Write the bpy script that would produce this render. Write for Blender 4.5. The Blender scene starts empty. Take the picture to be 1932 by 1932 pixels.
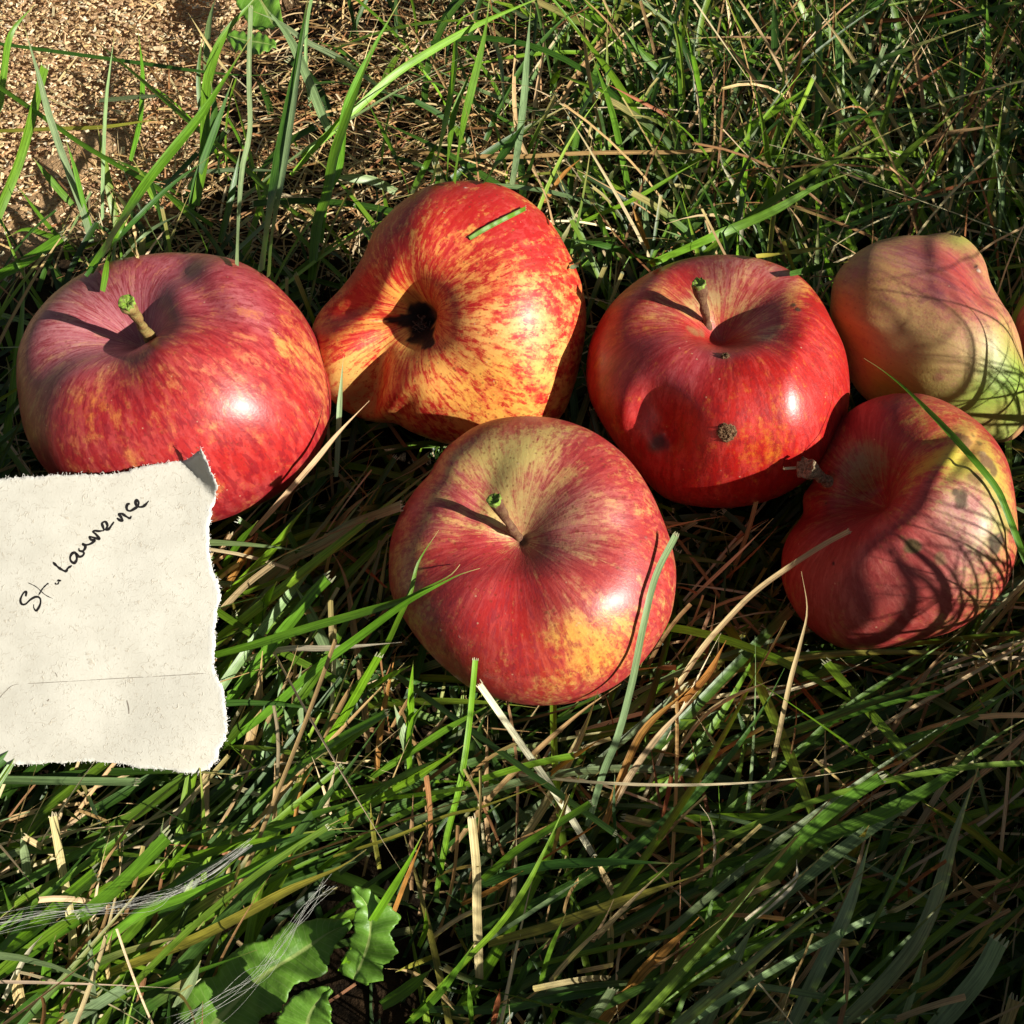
import bpy, math, random
import numpy as np
from mathutils import Vector, Matrix
from mathutils.bvhtree import BVHTree
from mathutils.geometry import delaunay_2d_cdt

S = 0.01                                   # everything below is written in centimetres
rng = np.random.default_rng(11)
random.seed(11)
scn = bpy.context.scene
COL = scn.collection

# ------------------------------------------------------------------ camera
PITCH = math.radians(56.0)
FOV = math.radians(50.0)
PW = 1932.0                                # the photograph's grid used for measuring
FPX = (PW / 2) / math.tan(FOV / 2)
CAM = np.array([0.0, -28.5 * math.cos(PITCH), 2.0 + 28.5 * math.sin(PITCH)])
RIGHT = np.array([1.0, 0, 0])
UP = np.array([0, math.sin(PITCH), math.cos(PITCH)])
FWD = np.array([0, math.cos(PITCH), -math.sin(PITCH)])
cam_d = bpy.data.cameras.new("camera")
cam_d.sensor_width = 36; cam_d.lens_unit = 'FOV'; cam_d.angle = FOV
cam_d.clip_start = 0.005; cam_d.clip_end = 50
cam = bpy.data.objects.new("camera", cam_d)
COL.objects.link(cam)
cam.location = Vector(CAM * S)
cam.rotation_euler = (math.pi / 2 - PITCH, 0, 0)
scn.camera = cam

# ------------------------------------------------------------------ light
SUN = np.array([0.80, -0.41, 0.47]); SUN /= np.linalg.norm(SUN)
sun_elev = math.asin(SUN[2])
world = bpy.data.worlds.new("World"); scn.world = world; world.use_nodes = True
wn = world.node_tree.nodes; wl = world.node_tree.links
sky = wn.new('ShaderNodeTexSky'); sky.sky_type = 'NISHITA'; sky.sun_disc = False
sky.sun_elevation = sun_elev
sky.sun_rotation = math.atan2(SUN[0], SUN[1])
bg = wn['Background']; bg.inputs['Strength'].default_value = 0.030
hs = wn.new('ShaderNodeHueSaturation'); hs.inputs['Saturation'].default_value = .5; wl.new(sky.outputs[0], hs.inputs['Color']); wl.new(hs.outputs[0], bg.inputs[0])
sl = bpy.data.lights.new("sun", 'SUN'); sl.energy = 5.0; sl.angle = math.radians(0.55); sl.color = (1.0, 0.95, 0.86)
so = bpy.data.objects.new("sun", sl); COL.objects.link(so)
so.rotation_euler = Vector(SUN).to_track_quat('Z', 'Y').to_euler()
so.location = Vector(SUN) * 2
vs = scn.view_settings
vs.view_transform = 'Standard'; vs.look = 'None'; vs.exposure = 0.72; vs.gamma = 1; vs.use_curve_mapping = False

# ------------------------------------------------------------------ helpers
def ray(px, py):
    px = np.asarray(px, float); py = np.asarray(py, float)
    a = (px - PW / 2) / FPX; b = (PW / 2 - py) / FPX
    return FWD + a[..., None] * RIGHT + b[..., None] * UP      # depth 1 along the view axis
def at_z(px, py, z):
    d = ray(px, py); t = (z - CAM[2]) / d[..., 2]
    return CAM + d * np.asarray(t)[..., None]
def at_depth(px, py, t):
    return CAM + ray(px, py) * np.asarray(t)[..., None]
def proj(P):
    v = P - CAM; d = v @ FWD
    return PW / 2 + FPX * (v @ RIGHT) / d, PW / 2 - FPX * (v @ UP) / d, d
def srgb(c):
    c = np.asarray(c, float)
    return np.where(c <= 0.04045, c / 12.92, ((c + 0.055) / 1.055) ** 2.4)
def sstep(a, b, x):
    t = np.clip((x - a) / (b - a), 0, 1); return t * t * (3 - 2 * t)
class Wave:                                 # smooth random function of a point
    def __init__(s, seed, freq, n=10):
        r = np.random.default_rng(seed)
        s.k = r.normal(size=(n, 3)) * freq; s.p = r.uniform(0, 6.28, n); s.n = n
    def __call__(s, P):
        return np.sin(P @ s.k.T + s.p).sum(-1) / math.sqrt(s.n / 2)

def mesh_obj(name, verts, faces, mat=None, parent=None, base=(0, 0, 0), smooth=True, attrs=None):
    """verts in cm (world); faces an (n,3) / (n,4) array or a list of arrays."""
    verts = np.asarray(verts, float)
    base = np.asarray(base, float)
    me = bpy.data.meshes.new(name)
    v = (verts - base) * S
    fl = faces if isinstance(faces, list) else [faces]
    fl = [np.asarray(f, np.int64) for f in fl if len(f)]
    me.vertices.add(len(v)); me.vertices.foreach_set('co', v.astype(np.float32).ravel())
    nl = sum(f.size for f in fl); nf = sum(len(f) for f in fl)
    me.loops.add(nl); me.loops.foreach_set('vertex_index', np.concatenate([f.ravel() for f in fl]).astype(np.int32))
    me.polygons.add(nf)
    sizes = np.concatenate([np.full(len(f), f.shape[1]) for f in fl])
    starts = np.concatenate([[0], np.cumsum(sizes)[:-1]])
    me.polygons.foreach_set('loop_start', starts.astype(np.int32))
    me.polygons.foreach_set('use_smooth', np.full(nf, smooth))
    me.update(calc_edges=True); me.validate()
    for an, (ty, dat) in (attrs or {}).items():
        a = me.attributes.new(an, ty, 'POINT')
        dat = np.asarray(dat, np.float32)
        if ty == 'FLOAT_COLOR':
            if dat.shape[1] == 3: dat = np.hstack([dat, np.ones((len(dat), 1), np.float32)])
            a.data.foreach_set('color', dat.ravel())
        elif ty == 'FLOAT_VECTOR': a.data.foreach_set('vector', dat.ravel())
        else: a.data.foreach_set('value', dat.ravel())
    o = bpy.data.objects.new(name, me); COL.objects.link(o)
    if mat: me.materials.append(mat)
    if parent is not None: o.parent = parent
    else: o.location = Vector(base * S)
    return o
def tag(o, label=None, cat=None, group=None, kind=None):
    if label: o['label'] = label
    if cat: o['category'] = cat
    if group: o['group'] = group
    if kind: o['kind'] = kind
    return o
def thing(name, base, label, cat, group=None):
    o = bpy.data.objects.new(name, None); COL.objects.link(o)
    o.empty_display_size = 0.01
    o.location = Vector(np.asarray(base) * S); tag(o, label, cat, group); return o

def catmull(P, n):
    P = np.asarray(P, float)
    if len(P) == 2: return P[0] + (P[1] - P[0]) * np.linspace(0, 1, n)[:, None]
    Q = np.vstack([2 * P[0] - P[1], P, 2 * P[-1] - P[-2]])
    seg = np.linalg.norm(np.diff(P, axis=0), axis=1); cum = np.concatenate([[0], np.cumsum(seg)])
    out = []
    for s in np.linspace(0, cum[-1], n):
        i = min(max(np.searchsorted(cum, s, 'right') - 1, 0), len(P) - 2)
        t = (s - cum[i]) / max(seg[i], 1e-9)
        a, b, c, d = Q[i:i + 4]
        out.append(0.5 * (2 * b + (c - a) * t + (2 * a - 5 * b + 4 * c - d) * t * t + (3 * b - a - 3 * c + d) * t ** 3))
    return np.array(out)

def tube(P, R, seg=10, cap=True, squash=None):
    P = np.asarray(P, float); R = np.broadcast_to(np.asarray(R, float), (len(P),))
    T = np.gradient(P, axis=0); T /= np.linalg.norm(T, axis=1)[:, None] + 1e-12
    ref = np.array([0.13, 0.2, 0.97]); V = []
    for i in range(len(P)):
        u = np.cross(T[i], ref); u /= np.linalg.norm(u) + 1e-12; w = np.cross(T[i], u)
        a = np.linspace(0, 2 * math.pi, seg, endpoint=False)
        rr = R[i] if squash is None else R[i] * squash[i]
        V.append(P[i] + np.outer(np.cos(a), u) * (R[i]) + np.outer(np.sin(a), w) * rr)
    V = np.vstack(V); F = []
    for i in range(len(P) - 1):
        for k in range(seg):
            F.append((i * seg + k, i * seg + (k + 1) % seg, (i + 1) * seg + (k + 1) % seg, (i + 1) * seg + k))
    tri = []
    if cap:
        n0 = len(V); V = np.vstack([V, P[0], P[-1]])
        for k in range(seg):
            tri.append((n0, (k + 1) % seg, k)); b = (len(P) - 1) * seg
            tri.append((n0 + 1, b + k, b + (k + 1) % seg))
    return V, F, tri

# ------------------------------------------------------------------ node helpers
class NT:
    def __init__(s, name):
        s.m = bpy.data.materials.new(name); s.m.use_nodes = True
        s.t = s.m.node_tree; s.n = s.t.nodes; s.l = s.t.links
        s.b = s.n['Principled BSDF']; s.out = s.n['Material Output']
    def new(s, ty, **k):
        x = s.n.new(ty)
        for a, b in k.items(): setattr(x, a, b)
        return x
    def set(s, sock, v):
        if hasattr(v, 'is_output') or isinstance(v, bpy.types.NodeSocket): s.l.new(v, sock)
        elif isinstance(v, (tuple, list)) and len(v) == 3 and len(getattr(sock, 'default_value', ())) == 4: sock.default_value = (*v, 1)
        else: sock.default_value = v
    def attr(s, name, out='Color'):
        return s.new('ShaderNodeAttribute', attribute_name=name).outputs[out]
    def noise(s, vec, scale, detail=4, rough=0.55, dist=0.0):
        x = s.new('ShaderNodeTexNoise'); s.l.new(vec, x.inputs['Vector'])
        x.inputs['Scale'].default_value = scale; x.inputs['Detail'].default_value = detail
        x.inputs['Roughness'].default_value = rough; x.inputs['Distortion'].default_value = dist
        return x.outputs['Fac']
    def voro(s, vec, scale, out='Distance', rnd=1.0):
        x = s.new('ShaderNodeTexVoronoi'); s.l.new(vec, x.inputs['Vector']); x.inputs['Scale'].default_value = scale
        x.inputs['Randomness'].default_value = rnd
        return x.outputs[out]
    def math(s, op, a, b=0.0, c=None, clamp=False):
        x = s.new('ShaderNodeMath', operation=op, use_clamp=clamp); s.set(x.inputs[0], a); s.set(x.inputs[1], b)
        if c is not None: s.set(x.inputs[2], c)
        return x.outputs[0]
    def vmul(s, a, v):
        x = s.new('ShaderNodeVectorMath', operation='MULTIPLY'); s.l.new(a, x.inputs[0]); x.inputs[1].default_value = v
        return x.outputs[0]
    def ramp(s, v, lo, hi, a=0.0, b=1.0):
        x = s.new('ShaderNodeMapRange', interpolation_type='SMOOTHSTEP'); s.set(x.inputs['Value'], v)
        x.inputs['From Min'].default_value = lo; x.inputs['From Max'].default_value = hi
        x.inputs['To Min'].default_value = a; x.inputs['To Max'].default_value = b
        return x.outputs['Result']
    def mix(s, f, a, b, mode='MIX'):
        x = s.new('ShaderNodeMix', data_type='RGBA', blend_type=mode, clamp_factor=True)
        s.set(x.inputs[0], f); s.set(x.inputs[6], a); s.set(x.inputs[7], b); return x.outputs[2]
    def obj(s):
        return s.new('ShaderNodeTexCoord').outputs['Object']
    def bump(s, h, strength, dist):
        x = s.new('ShaderNodeBump'); x.inputs['Strength'].default_value = strength; x.inputs['Distance'].default_value = dist * S
        s.l.new(h, x.inputs['Height']); s.l.new(x.outputs[0], s.b.inputs['Normal']); return x

# ------------------------------------------------------------------ materials
def apple_material(name, K=7.0, M=1.6, streak=0.55, dash=0.5, freck=0.5, seed=0.0, rough=0.33, coat=0.25, dsc=(3.0, 3.0, 1.7), dth=(.545, .60), motk=1.3):
    m = NT(name)
    o = m.vmul(m.obj(), (100, 100, 100))
    d = m.vmul(m.attr('pdir', 'Vector'), (K, K, M * K / 7.0 * 1.0))
    x = m.new('ShaderNodeVectorMath', operation='ADD'); m.l.new(d, x.inputs[0]); x.inputs[1].default_value = (seed, seed * .7, seed * 1.3); d = x.outputs[0]
    s1 = m.noise(d, 1.0, 6, 0.62, 0.35)
    s2 = m.noise(d, 3.1, 5, 0.6, 0.4)
    mot = m.noise(o, 6.5, 6, 0.78)
    mot2 = m.noise(o, 1.3, 3, 0.5)
    a = m.attr('mixa', 'Fac')
    v = m.math('MULTIPLY_ADD', m.math('SUBTRACT', s1, 0.5), streak * 2.8, a)
    v = m.math('MULTIPLY_ADD', m.math('SUBTRACT', s2, 0.5), streak * 1.5, v)
    v = m.math('MULTIPLY_ADD', m.math('SUBTRACT', mot, 0.5), motk, v)
    v = m.math('MULTIPLY_ADD', m.math('SUBTRACT', mot2, 0.5), 0.35, v)
    f = m.ramp(v, 0.14, 0.80)
    e1 = m.new('ShaderNodeVectorMath', operation='MULTIPLY'); m.l.new(d, e1.inputs[0]); e1.inputs[1].default_value = (6.5, 6.5, 1.6)
    s3 = m.noise(e1.outputs[0], 1.0, 3, .6, .3)
    e2 = m.new('ShaderNodeVectorMath', operation='MULTIPLY_ADD'); m.l.new(d, e2.inputs[0]); e2.inputs[1].default_value = (1.9, 1.9, 1.1); e2.inputs[2].default_value = (31, 7, 13)
    s4 = m.noise(e2.outputs[0], 1.0, 4, .6, .4)
    pale = m.new('ShaderNodeVectorMath', operation='MULTIPLY_ADD'); m.l.new(m.attr('over'), pale.inputs[0]); pale.inputs[1].default_value = (1.1, 1.5, 1.4); pale.inputs[2].default_value = (.075, .036, .030)
    ov = m.mix(m.ramp(m.math('MULTIPLY_ADD', m.math('SUBTRACT', mot, .5), .5, s4), .44, .64, 0, .75), m.attr('over'), pale.outputs[0])
    ov = m.mix(m.ramp(m.math('MULTIPLY_ADD', m.math('SUBTRACT', s3, .5), .5, s2), .50, .66, 0, .55), ov, m.attr('dashc'))
    c = m.mix(f, m.attr('ground'), ov)
    c = m.mix(m.ramp(s3, .35, .7, .30, 0), c, m.mix(.5, c, m.attr('dashc')))
    # broken darker dashes that run from stem to eye
    ds = m.new('ShaderNodeVectorMath', operation='MULTIPLY'); m.l.new(d, ds.inputs[0]); ds.inputs[1].default_value = dsc
    dn = m.noise(ds.outputs[0], 1.0, 4, 0.55, 0.5)
    dmask = m.ramp(m.math('MULTIPLY_ADD', m.math('SUBTRACT', mot, .5), 0.22, dn), dth[0], dth[1], 0, dash)
    dmask = m.math('MULTIPLY', dmask, m.ramp(v, 0.05, 0.6, 0.35, 1.0))
    c = m.mix(dmask, c, m.attr('dashc'))
    # fine rusty freckles and pale lenticels
    fr = m.voro(o, 6.5); fm = m.ramp(m.math('ADD', fr, m.math('MULTIPLY', m.math('SUBTRACT', mot, .5), .9)), 0.08, 0.24, freck, 0)
    c = m.mix(fm, c, (0.16, 0.03, 0.012))
    ln = m.voro(o, 2.3); lm = m.ramp(ln, 0.035, 0.07, 0.55, 0)
    c = m.mix(lm, c, (0.62, 0.42, 0.25))
    c = m.mix(m.attr('spota', 'Fac'), c, m.attr('spotc'))
    # scales the whole skin colour; sky sheen of the bloom is painted by pink blobs
    sc_ = m.new('ShaderNodeVectorMath', operation='MULTIPLY'); m.l.new(c, sc_.inputs[0]); sc_.inputs[1].default_value = (.93, .86, .86); c = sc_.outputs[0]
    m.set(m.b.inputs['Base Color'], c)
    m.set(m.b.inputs['Roughness'], m.math('ADD', m.math('MULTIPLY_ADD', m.math('SUBTRACT', mot, .5), 0.35, rough + .12), m.math('MULTIPLY', m.attr('spota', 'Fac'), .3)))
    m.b.inputs['Specular IOR Level'].default_value = 0.42
    m.b.inputs['Subsurface Weight'].default_value = 0.06
    m.b.inputs['Subsurface Radius'].default_value = (0.004, 0.0015, 0.0006)
    m.b.inputs['Subsurface Scale'].default_value = 0.6
    m.b.inputs['Coat Weight'].default_value = coat * .75; m.b.inputs['Coat Roughness'].default_value = 0.31
    m.b.inputs['Sheen Weight'].default_value = 0.0
    bh = m.math('ADD', m.math('MULTIPLY', m.noise(o, 14, 3, .6), .6), m.math('MULTIPLY', s2, 0.35))
    bh = m.math('MULTIPLY_ADD', m.math('MULTIPLY', m.attr('spota', 'Fac'), m.noise(o, 16, 4, .7)), 1.6, bh)
    m.bump(bh, 0.55, 0.022)
    return m.m

def blade_material(name, trans=0.35, rough=0.42, stripe=0.35, spec=0.5):
    m = NT(name)
    uv = m.attr('suv', 'Vector')               # x across (-1..1), y along in cm, z random per blade
    sc = m.new('ShaderNodeVectorMath', operation='MULTIPLY'); m.l.new(uv, sc.inputs[0]); sc.inputs[1].default_value = (5.0, 0.7, 37.0)
    n1 = m.noise(sc.outputs[0], 1.0, 3, .6)
    sc2 = m.new('ShaderNodeVectorMath', operation='MULTIPLY'); m.l.new(uv, sc2.inputs[0]); sc2.inputs[1].default_value = (1.0, 3.0, 53.0)
    n2 = m.noise(sc2.outputs[0], 1.2, 4, .65)
    c = m.attr('col')
    br = m.math('ADD', m.ramp(n1, .3, .7, 1 - stripe, 1 + stripe * .8), m.math('MULTIPLY', m.math('SUBTRACT', n2, .5), .5))
    cc = m.new('ShaderNodeVectorMath', operation='SCALE'); m.l.new(c, cc.inputs[0]); m.l.new(br, cc.inputs['Scale'])
    col = m.mix(m.ramp(n2, .66, .74, 0, .35), cc.outputs[0], (0.20, 0.12, 0.03))
    m.set(m.b.inputs['Base Color'], col)
    m.set(m.b.inputs['Roughness'], m.ramp(n1, .3, .7, rough - .06, rough + .12))
    m.b.inputs['Specular IOR Level'].default_value = spec
    bh = m.new('ShaderNodeBump'); bh.inputs['Strength'].default_value = 0.5; bh.inputs['Distance'].default_value = 0.0001
    m.l.new(n1, bh.inputs['Height']); m.l.new(bh.outputs[0], m.b.inputs['Normal'])
    tr = m.new('ShaderNodeBsdfTranslucent')
    tc = m.new('ShaderNodeVectorMath', operation='MULTIPLY'); m.l.new(col, tc.inputs[0]); tc.inputs[1].default_value = (1.1, 1.3, 0.5)
    m.l.new(tc.outputs[0], tr.inputs['Color'])
    ms = m.new('ShaderNodeMixShader'); ms.inputs[0].default_value = trans
    m.l.new(m.b.outputs[0], ms.inputs[1]); m.l.new(tr.outputs[0], ms.inputs[2]); m.l.new(ms.outputs[0], m.out.inputs['Surface'])
    return m.m

def simple(name, col, rough=0.6, noise_scale=10, amt=0.4, col2=None, bump=0.2, spec=0.4):
    m = NT(name); o = m.vmul(m.obj(), (100, 100, 100))
    n = m.noise(o, noise_scale, 5, .65)
    c2 = col2 if col2 is not None else tuple(x * (1 - amt) for x in col)
    m.set(m.b.inputs['Base Color'], m.mix(m.ramp(n, .35, .65), tuple(col), tuple(c2)))
    m.b.inputs['Roughness'].default_value = rough; m.b.inputs['Specular IOR Level'].default_value = spec
    m.bump(n, bump * 2, 0.04)
    return m.m

M_blade = blade_material('grass_blade_surface', 0.22, 0.40, 0.38, .5)
M_dry = blade_material('dry_straw_surface', 0.14, 0.55, 0.42, .3)
M_stem = simple('stem_bark', (0.10, 0.035, 0.018), .7, 7, .5, (0.17, 0.09, 0.04), .6)
M_stem_green = simple('stem_olive', (0.28, 0.22, 0.07), .65, 9, .5, (0.22, 0.12, 0.04), .5)
M_cut = simple('stem_cut_green', (0.24, 0.42, 0.04), .6, 11, .4, (0.13, 0.13, 0.035), .35)
M_cork = simple('corky_scab', (0.36, 0.22, 0.12), .9, 18, .6, (0.09, 0.045, 0.02), 1.0, .1)
M_drystem = simple('dry_stem', (0.42, 0.32, 0.20), .8, 14, .5, (0.16, 0.11, 0.06), .8, .2)
M_black = simple('shrivelled_calyx', (0.012, 0.009, 0.006), .9, 12, .5, (0.05, 0.045, 0.04), 1.0, .2)

def soil_material():
    m = NT('dark_soil'); o = m.vmul(m.obj(), (100, 100, 100))
    n = m.noise(o, 1.2, 8, .7); n2 = m.noise(o, 9, 4, .6)
    c = m.mix(m.ramp(n, .35, .7), (0.010, 0.007, 0.004), (0.045, 0.026, 0.012))
    c = m.mix(m.math('MULTIPLY', m.attr('saw', 'Fac'), m.ramp(n2, .3, .6, .5, 1)), c, (0.52, 0.33, 0.17))
    m.set(m.b.inputs['Base Color'], c); m.b.inputs['Roughness'].default_value = .95
    m.b.inputs['Specular IOR Level'].default_value = .1
    m.bump(m.math('ADD', n, n2), .8, .15)
    return m.m
M_soil = soil_material()

# ------------------------------------------------------------------ ground
def saw_mask(x, y):                          # the tan sawdust patch, far left
    px, py, _ = proj(np.stack([x, y, np.zeros_like(x)], -1))
    w = np.sin(px / 60.0) * 25 + np.sin(py / 45.0 + px / 90) * 25
    return 1 - sstep(-50, 120, (px - 375) + (py - 170) * 0.55 + w + np.maximum(0, py - 380) * 1.2)
gx = np.concatenate([np.linspace(-1500, -60, 14), np.linspace(-50, 50, 201), np.linspace(60, 1500, 14)])
gy = np.concatenate([np.linspace(-1500, -40, 14), np.linspace(-30, 60, 181), np.linspace(70, 1500, 14)])
GX, GY = np.meshgrid(gx, gy)
P = np.stack([GX.ravel(), GY.ravel(), np.zeros(GX.size)], -1)
w1, w2 = Wave(3, .35), Wave(4, 1.4)
near = np.exp(-(P[:, 0] ** 2 + P[:, 1] ** 2) / 60 ** 2)
P[:, 2] = near * (0.25 * w1(P) + 0.10 * w2(P)) - 0.35
nx, ny = len(gx), len(gy)
ii, jj = np.meshgrid(np.arange(nx - 1), np.arange(ny - 1)); q = (jj * nx + ii).ravel()
F = np.stack([q, q + 1, q + nx + 1, q + nx], -1)
front = P[:, 1] > -10
saw = np.where(front & (abs(P[:, 0]) < 60) & (P[:, 1] < 62), saw_mask(P[:, 0], np.clip(P[:, 1], -9, 62)), 0)
g = mesh_obj('ground', P, F, M_soil, attrs={'saw': ('FLOAT', saw)})
tag(g, kind='structure')

# ------------------------------------------------------------------ apples
class Apple: pass
APPLES = []
def poly_radius(cx, cy, poly, ang):
    poly = np.asarray(poly, float) - (cx, cy)
    out = np.zeros(len(ang))
    A = poly; B = np.roll(poly, -1, axis=0)
    for i, a in enumerate(ang):
        d = np.array([math.cos(a), math.sin(a)]); best = 0
        e = B - A; den = d[0] * e[:, 1] - d[1] * e[:, 0]
        with np.errstate(divide='ignore', invalid='ignore'):
            t = (A[:, 0] * e[:, 1] - A[:, 1] * e[:, 0]) / den
            u = (A[:, 0] * d[1] - A[:, 1] * d[0]) / den
        ok = (abs(den) > 1e-9) & (u >= -1e-6) & (u <= 1 + 1e-6) & (t > 0)
        out[i] = t[ok].max() if ok.any() else 0
    return out

def build_apple(name, label, c, zc, axis, outline, mat, H=0.84, cav=(.36, .5), cav2=(.30, .3), sup=2.25,
                lumps=(), ground=(.6, .35, .08), over=(.45, .02, .015), dashc=(.22, .01, .012), m0=.7, blobs=(), spots=(), seed=1,
                lobes=.02, nphi=360, nth=230, poke=None):
    a = Apple()
    cx, cy = c
    dpt = (at_z(cx, cy, zc) - CAM) @ FWD
    ctr = at_depth(cx, cy, dpt)
    outline = catmull(np.vstack([outline, outline[:1]]), 200)[:-1]
    angs = np.linspace(-math.pi, math.pi, 181)[:-1]
    tr = poly_radius(cx, cy, outline, angs)
    R = np.median(tr) * dpt / FPX
    ph = np.linspace(0, 2 * math.pi, nphi, endpoint=False)
    th = np.linspace(0, math.pi, nth + 2)[1:-1]
    PH, TH = np.meshgrid(ph, th)
    wv = Wave(seed, 1.1); wv2 = Wave(seed + 50, 2.4)
    s = np.abs(np.sin(TH)) ; cz = np.cos(TH)
    e = 2.0 / sup
    rho = s ** e; zz = np.sign(cz) * np.abs(cz) ** (e) * H
    # widest above the middle
    rho = rho * (1 + 0.05 * cz)
    lob = 1 + lobes * np.cos(5 * PH + seed) * s + lobes * .8 * np.cos(2 * PH + seed * 2.1) * s
    rr = rho
    zz = zz - cav[1] * (.52 * np.exp(-(rr / (cav[0] * 1.3)) ** 2) + .48 * np.exp(-(rr / (cav[0] * .55)) ** 1.4)) * (cz > 0) + cav2[1] * np.exp(-(rr / cav2[0]) ** 2) * (cz <= 0)
    zz = zz + lobes * 1.2 * np.cos(5 * PH + seed) * np.exp(-((rr - .55) / .25) ** 2) * np.sign(cz)
    L = np.stack([rho * lob * np.cos(PH), rho * lob * np.sin(PH), zz], -1).reshape(-1, 3)
    L = L * (1 + 0.012 * wv(L)[:, None] + 0.006 * wv2(L)[:, None])
    ax = np.asarray(axis, float); ax = ax / np.linalg.norm(ax)
    t = np.array([0., 1, 0]) if abs(ax[1]) < .9 else np.array([1., 0, 0])
    u = np.cross(t, ax); u /= np.linalg.norm(u); v = np.cross(ax, u)
    C = (L[:, :1] * u + L[:, 1:2] * v + L[:, 2:] * ax)            # in camera-aligned axes: right, up, towards camera
    toW = np.stack([RIGHT, UP, -FWD])
    # lumps and dents, measured where they sit on the surface
    for (lx, ly, ang, r1, r2, h, *rest) in lumps:
        W = ctr + (C @ toW) * R
        px, py, _ = proj(W)
        ca, sa = math.cos(math.radians(ang)), math.sin(math.radians(ang))
        dx, dy = px - lx, py - ly
        q = ((dx * ca - dy * sa) / r1) ** 2 + ((dx * sa + dy * ca) / r2) ** 2
        front = sstep(-.15, .25, C[:, 2])
        if rest and rest[0] == 'back': front = 1 - sstep(-.25, .15, C[:, 2])
        nrm = C / np.linalg.norm(C, axis=1)[:, None]
        dirn = nrm * .6 + np.array([0, 0, .4])
        C = C + dirn * (h * np.exp(-q) * front)[:, None]
    W = ctr + (C @ toW) * R
    # fit the measured outline
    for _ in range(2):
        px, py, dd = proj(W)
        al = np.arctan2(py - cy, px - cx); rad = np.hypot(px - cx, py - cy)
        bi = ((al + math.pi) / (2 * math.pi) * 180).astype(int) % 180
        cur = np.zeros(180); np.maximum.at(cur, bi, rad)
        tgt = poly_radius(cx, cy, outline, angs + math.pi / 180)
        fac = np.where(cur > 0, tgt / np.maximum(cur, 1), 1)
        fe = np.concatenate([fac[-2:], fac, fac[:2]]); fac = np.convolve(fe, [.1, .2, .4, .2, .1], 'same')[2:-2]
        cc = np.concatenate([cur, cur[:1]]); ff = np.concatenate([fac, fac[:1]])
        pos = (al + math.pi) / (2 * math.pi) * 180 - .5
        fv = np.interp(pos % 180, np.arange(181), ff); cv = np.interp(pos % 180, np.arange(181), cc)
        wgt = sstep(.15, 1.0, rad / np.maximum(cv, 1))
        k = 1 + (fv - 1) * wgt
        v3 = W - ctr
        xr, yu, zf = v3 @ RIGHT, v3 @ UP, v3 @ FWD
        W = ctr + (xr * k)[:, None] * RIGHT + (yu * k)[:, None] * UP + zf[:, None] * FWD
    # poles
    top = W[:nphi].mean(0); bot = W[-nphi:].mean(0)
    V = np.vstack([W, top, bot])
    i = np.arange(nphi); i2 = (i + 1) % nphi
    qs = []
    for r in range(nth - 1):
        qs.append(np.stack([r * nphi + i, (r + 1) * nphi + i, (r + 1) * nphi + i2, r * nphi + i2], -1))
    Q = np.vstack(qs); n = nth * nphi
    T = np.vstack([np.stack([np.full(nphi, n), i, i2], -1), np.stack([np.full(nphi, n + 1), (nth - 1) * nphi + i2, (nth - 1) * nphi + i], -1)])
    pd = np.vstack([np.stack([np.cos(PH), np.sin(PH), TH / math.pi * 7], -1).reshape(-1, 3), [[0, 0, 0]], [[0, 0, 7]]])
    a.bvh = BVHTree.FromPolygons([tuple(x) for x in V[:]], [tuple(x) for x in Q[:]] + [tuple(x) for x in T[:]])
    a.V = V; a.ctr = ctr; a.R = R; a.dpt = dpt
    def hit(px, py):
        d = ray(px, py); d = d / np.linalg.norm(d)
        h = a.bvh.ray_cast(Vector(CAM), Vector(d))
        if h[0] is None: return at_depth(px, py, dpt), Vector(-FWD)
        return np.array(h[0]), h[1]
    a.hit = hit
    N = len(V)
    G = np.tile(np.array(ground, float), (N, 1)); O = np.tile(np.array(over, float), (N, 1)); D = np.tile(np.array(dashc, float), (N, 1))
    Mx = np.full(N, float(m0))
    wob = Wave(seed + 9, 1.6); wob2 = Wave(seed + 19, 4.0)
    V2 = V + .22 * np.stack([wob(V), wob(V[:, [1, 2, 0]]), wob(V[:, [2, 0, 1]])], -1)
    for bl in blobs:
        bx, by, r = bl[:3]; kw = bl[3]; st = bl[4] if len(bl) > 4 else 1.0
        p, _ = hit(bx, by); rc = r * dpt / FPX
        w = st * np.exp(-(((V2 - p) ** 2).sum(1) / rc ** 2) ** 1.3)
        if 'g' in kw: G += (np.array(kw['g']) - G) * w[:, None]
        if 'o' in kw: O += (np.array(kw['o']) - O) * w[:, None]
        if 'd' in kw: D += (np.array(kw['d']) - D) * w[:, None]
        if 'm' in kw: Mx += (kw['m'] - Mx) * w
    SA = np.zeros(N); SC = np.tile(np.array([.1, .05, .02]), (N, 1))
    V3 = V + .03 * np.stack([wob2(V * 2), wob2(V[:, [1, 2, 0]] * 2), wob2(V[:, [2, 0, 1]] * 2)], -1)
    for sp in spots:
        sx, sy, r, colr = sp[:4]; al_ = sp[4] if len(sp) > 4 else 1.0; soft = sp[5] if len(sp) > 5 else .25
        p, _ = hit(sx, sy); rc = r * dpt / FPX
        dist = np.sqrt(((V3 - p) ** 2).sum(1)) / rc
        w = al_ * (1 - sstep(1 - soft, 1 + soft, dist))
        tot = np.maximum(w, 1e-6)
        SC = np.where((w > .01)[:, None], SC * (1 - (w / np.maximum(w + SA, 1e-6)))[:, None] + np.array(colr) * (w / np.maximum(w + SA, 1e-6))[:, None], SC)
        SA = np.maximum(SA, w)
    base = np.array([ctr[0], ctr[1], V[:, 2].min()])
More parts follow.
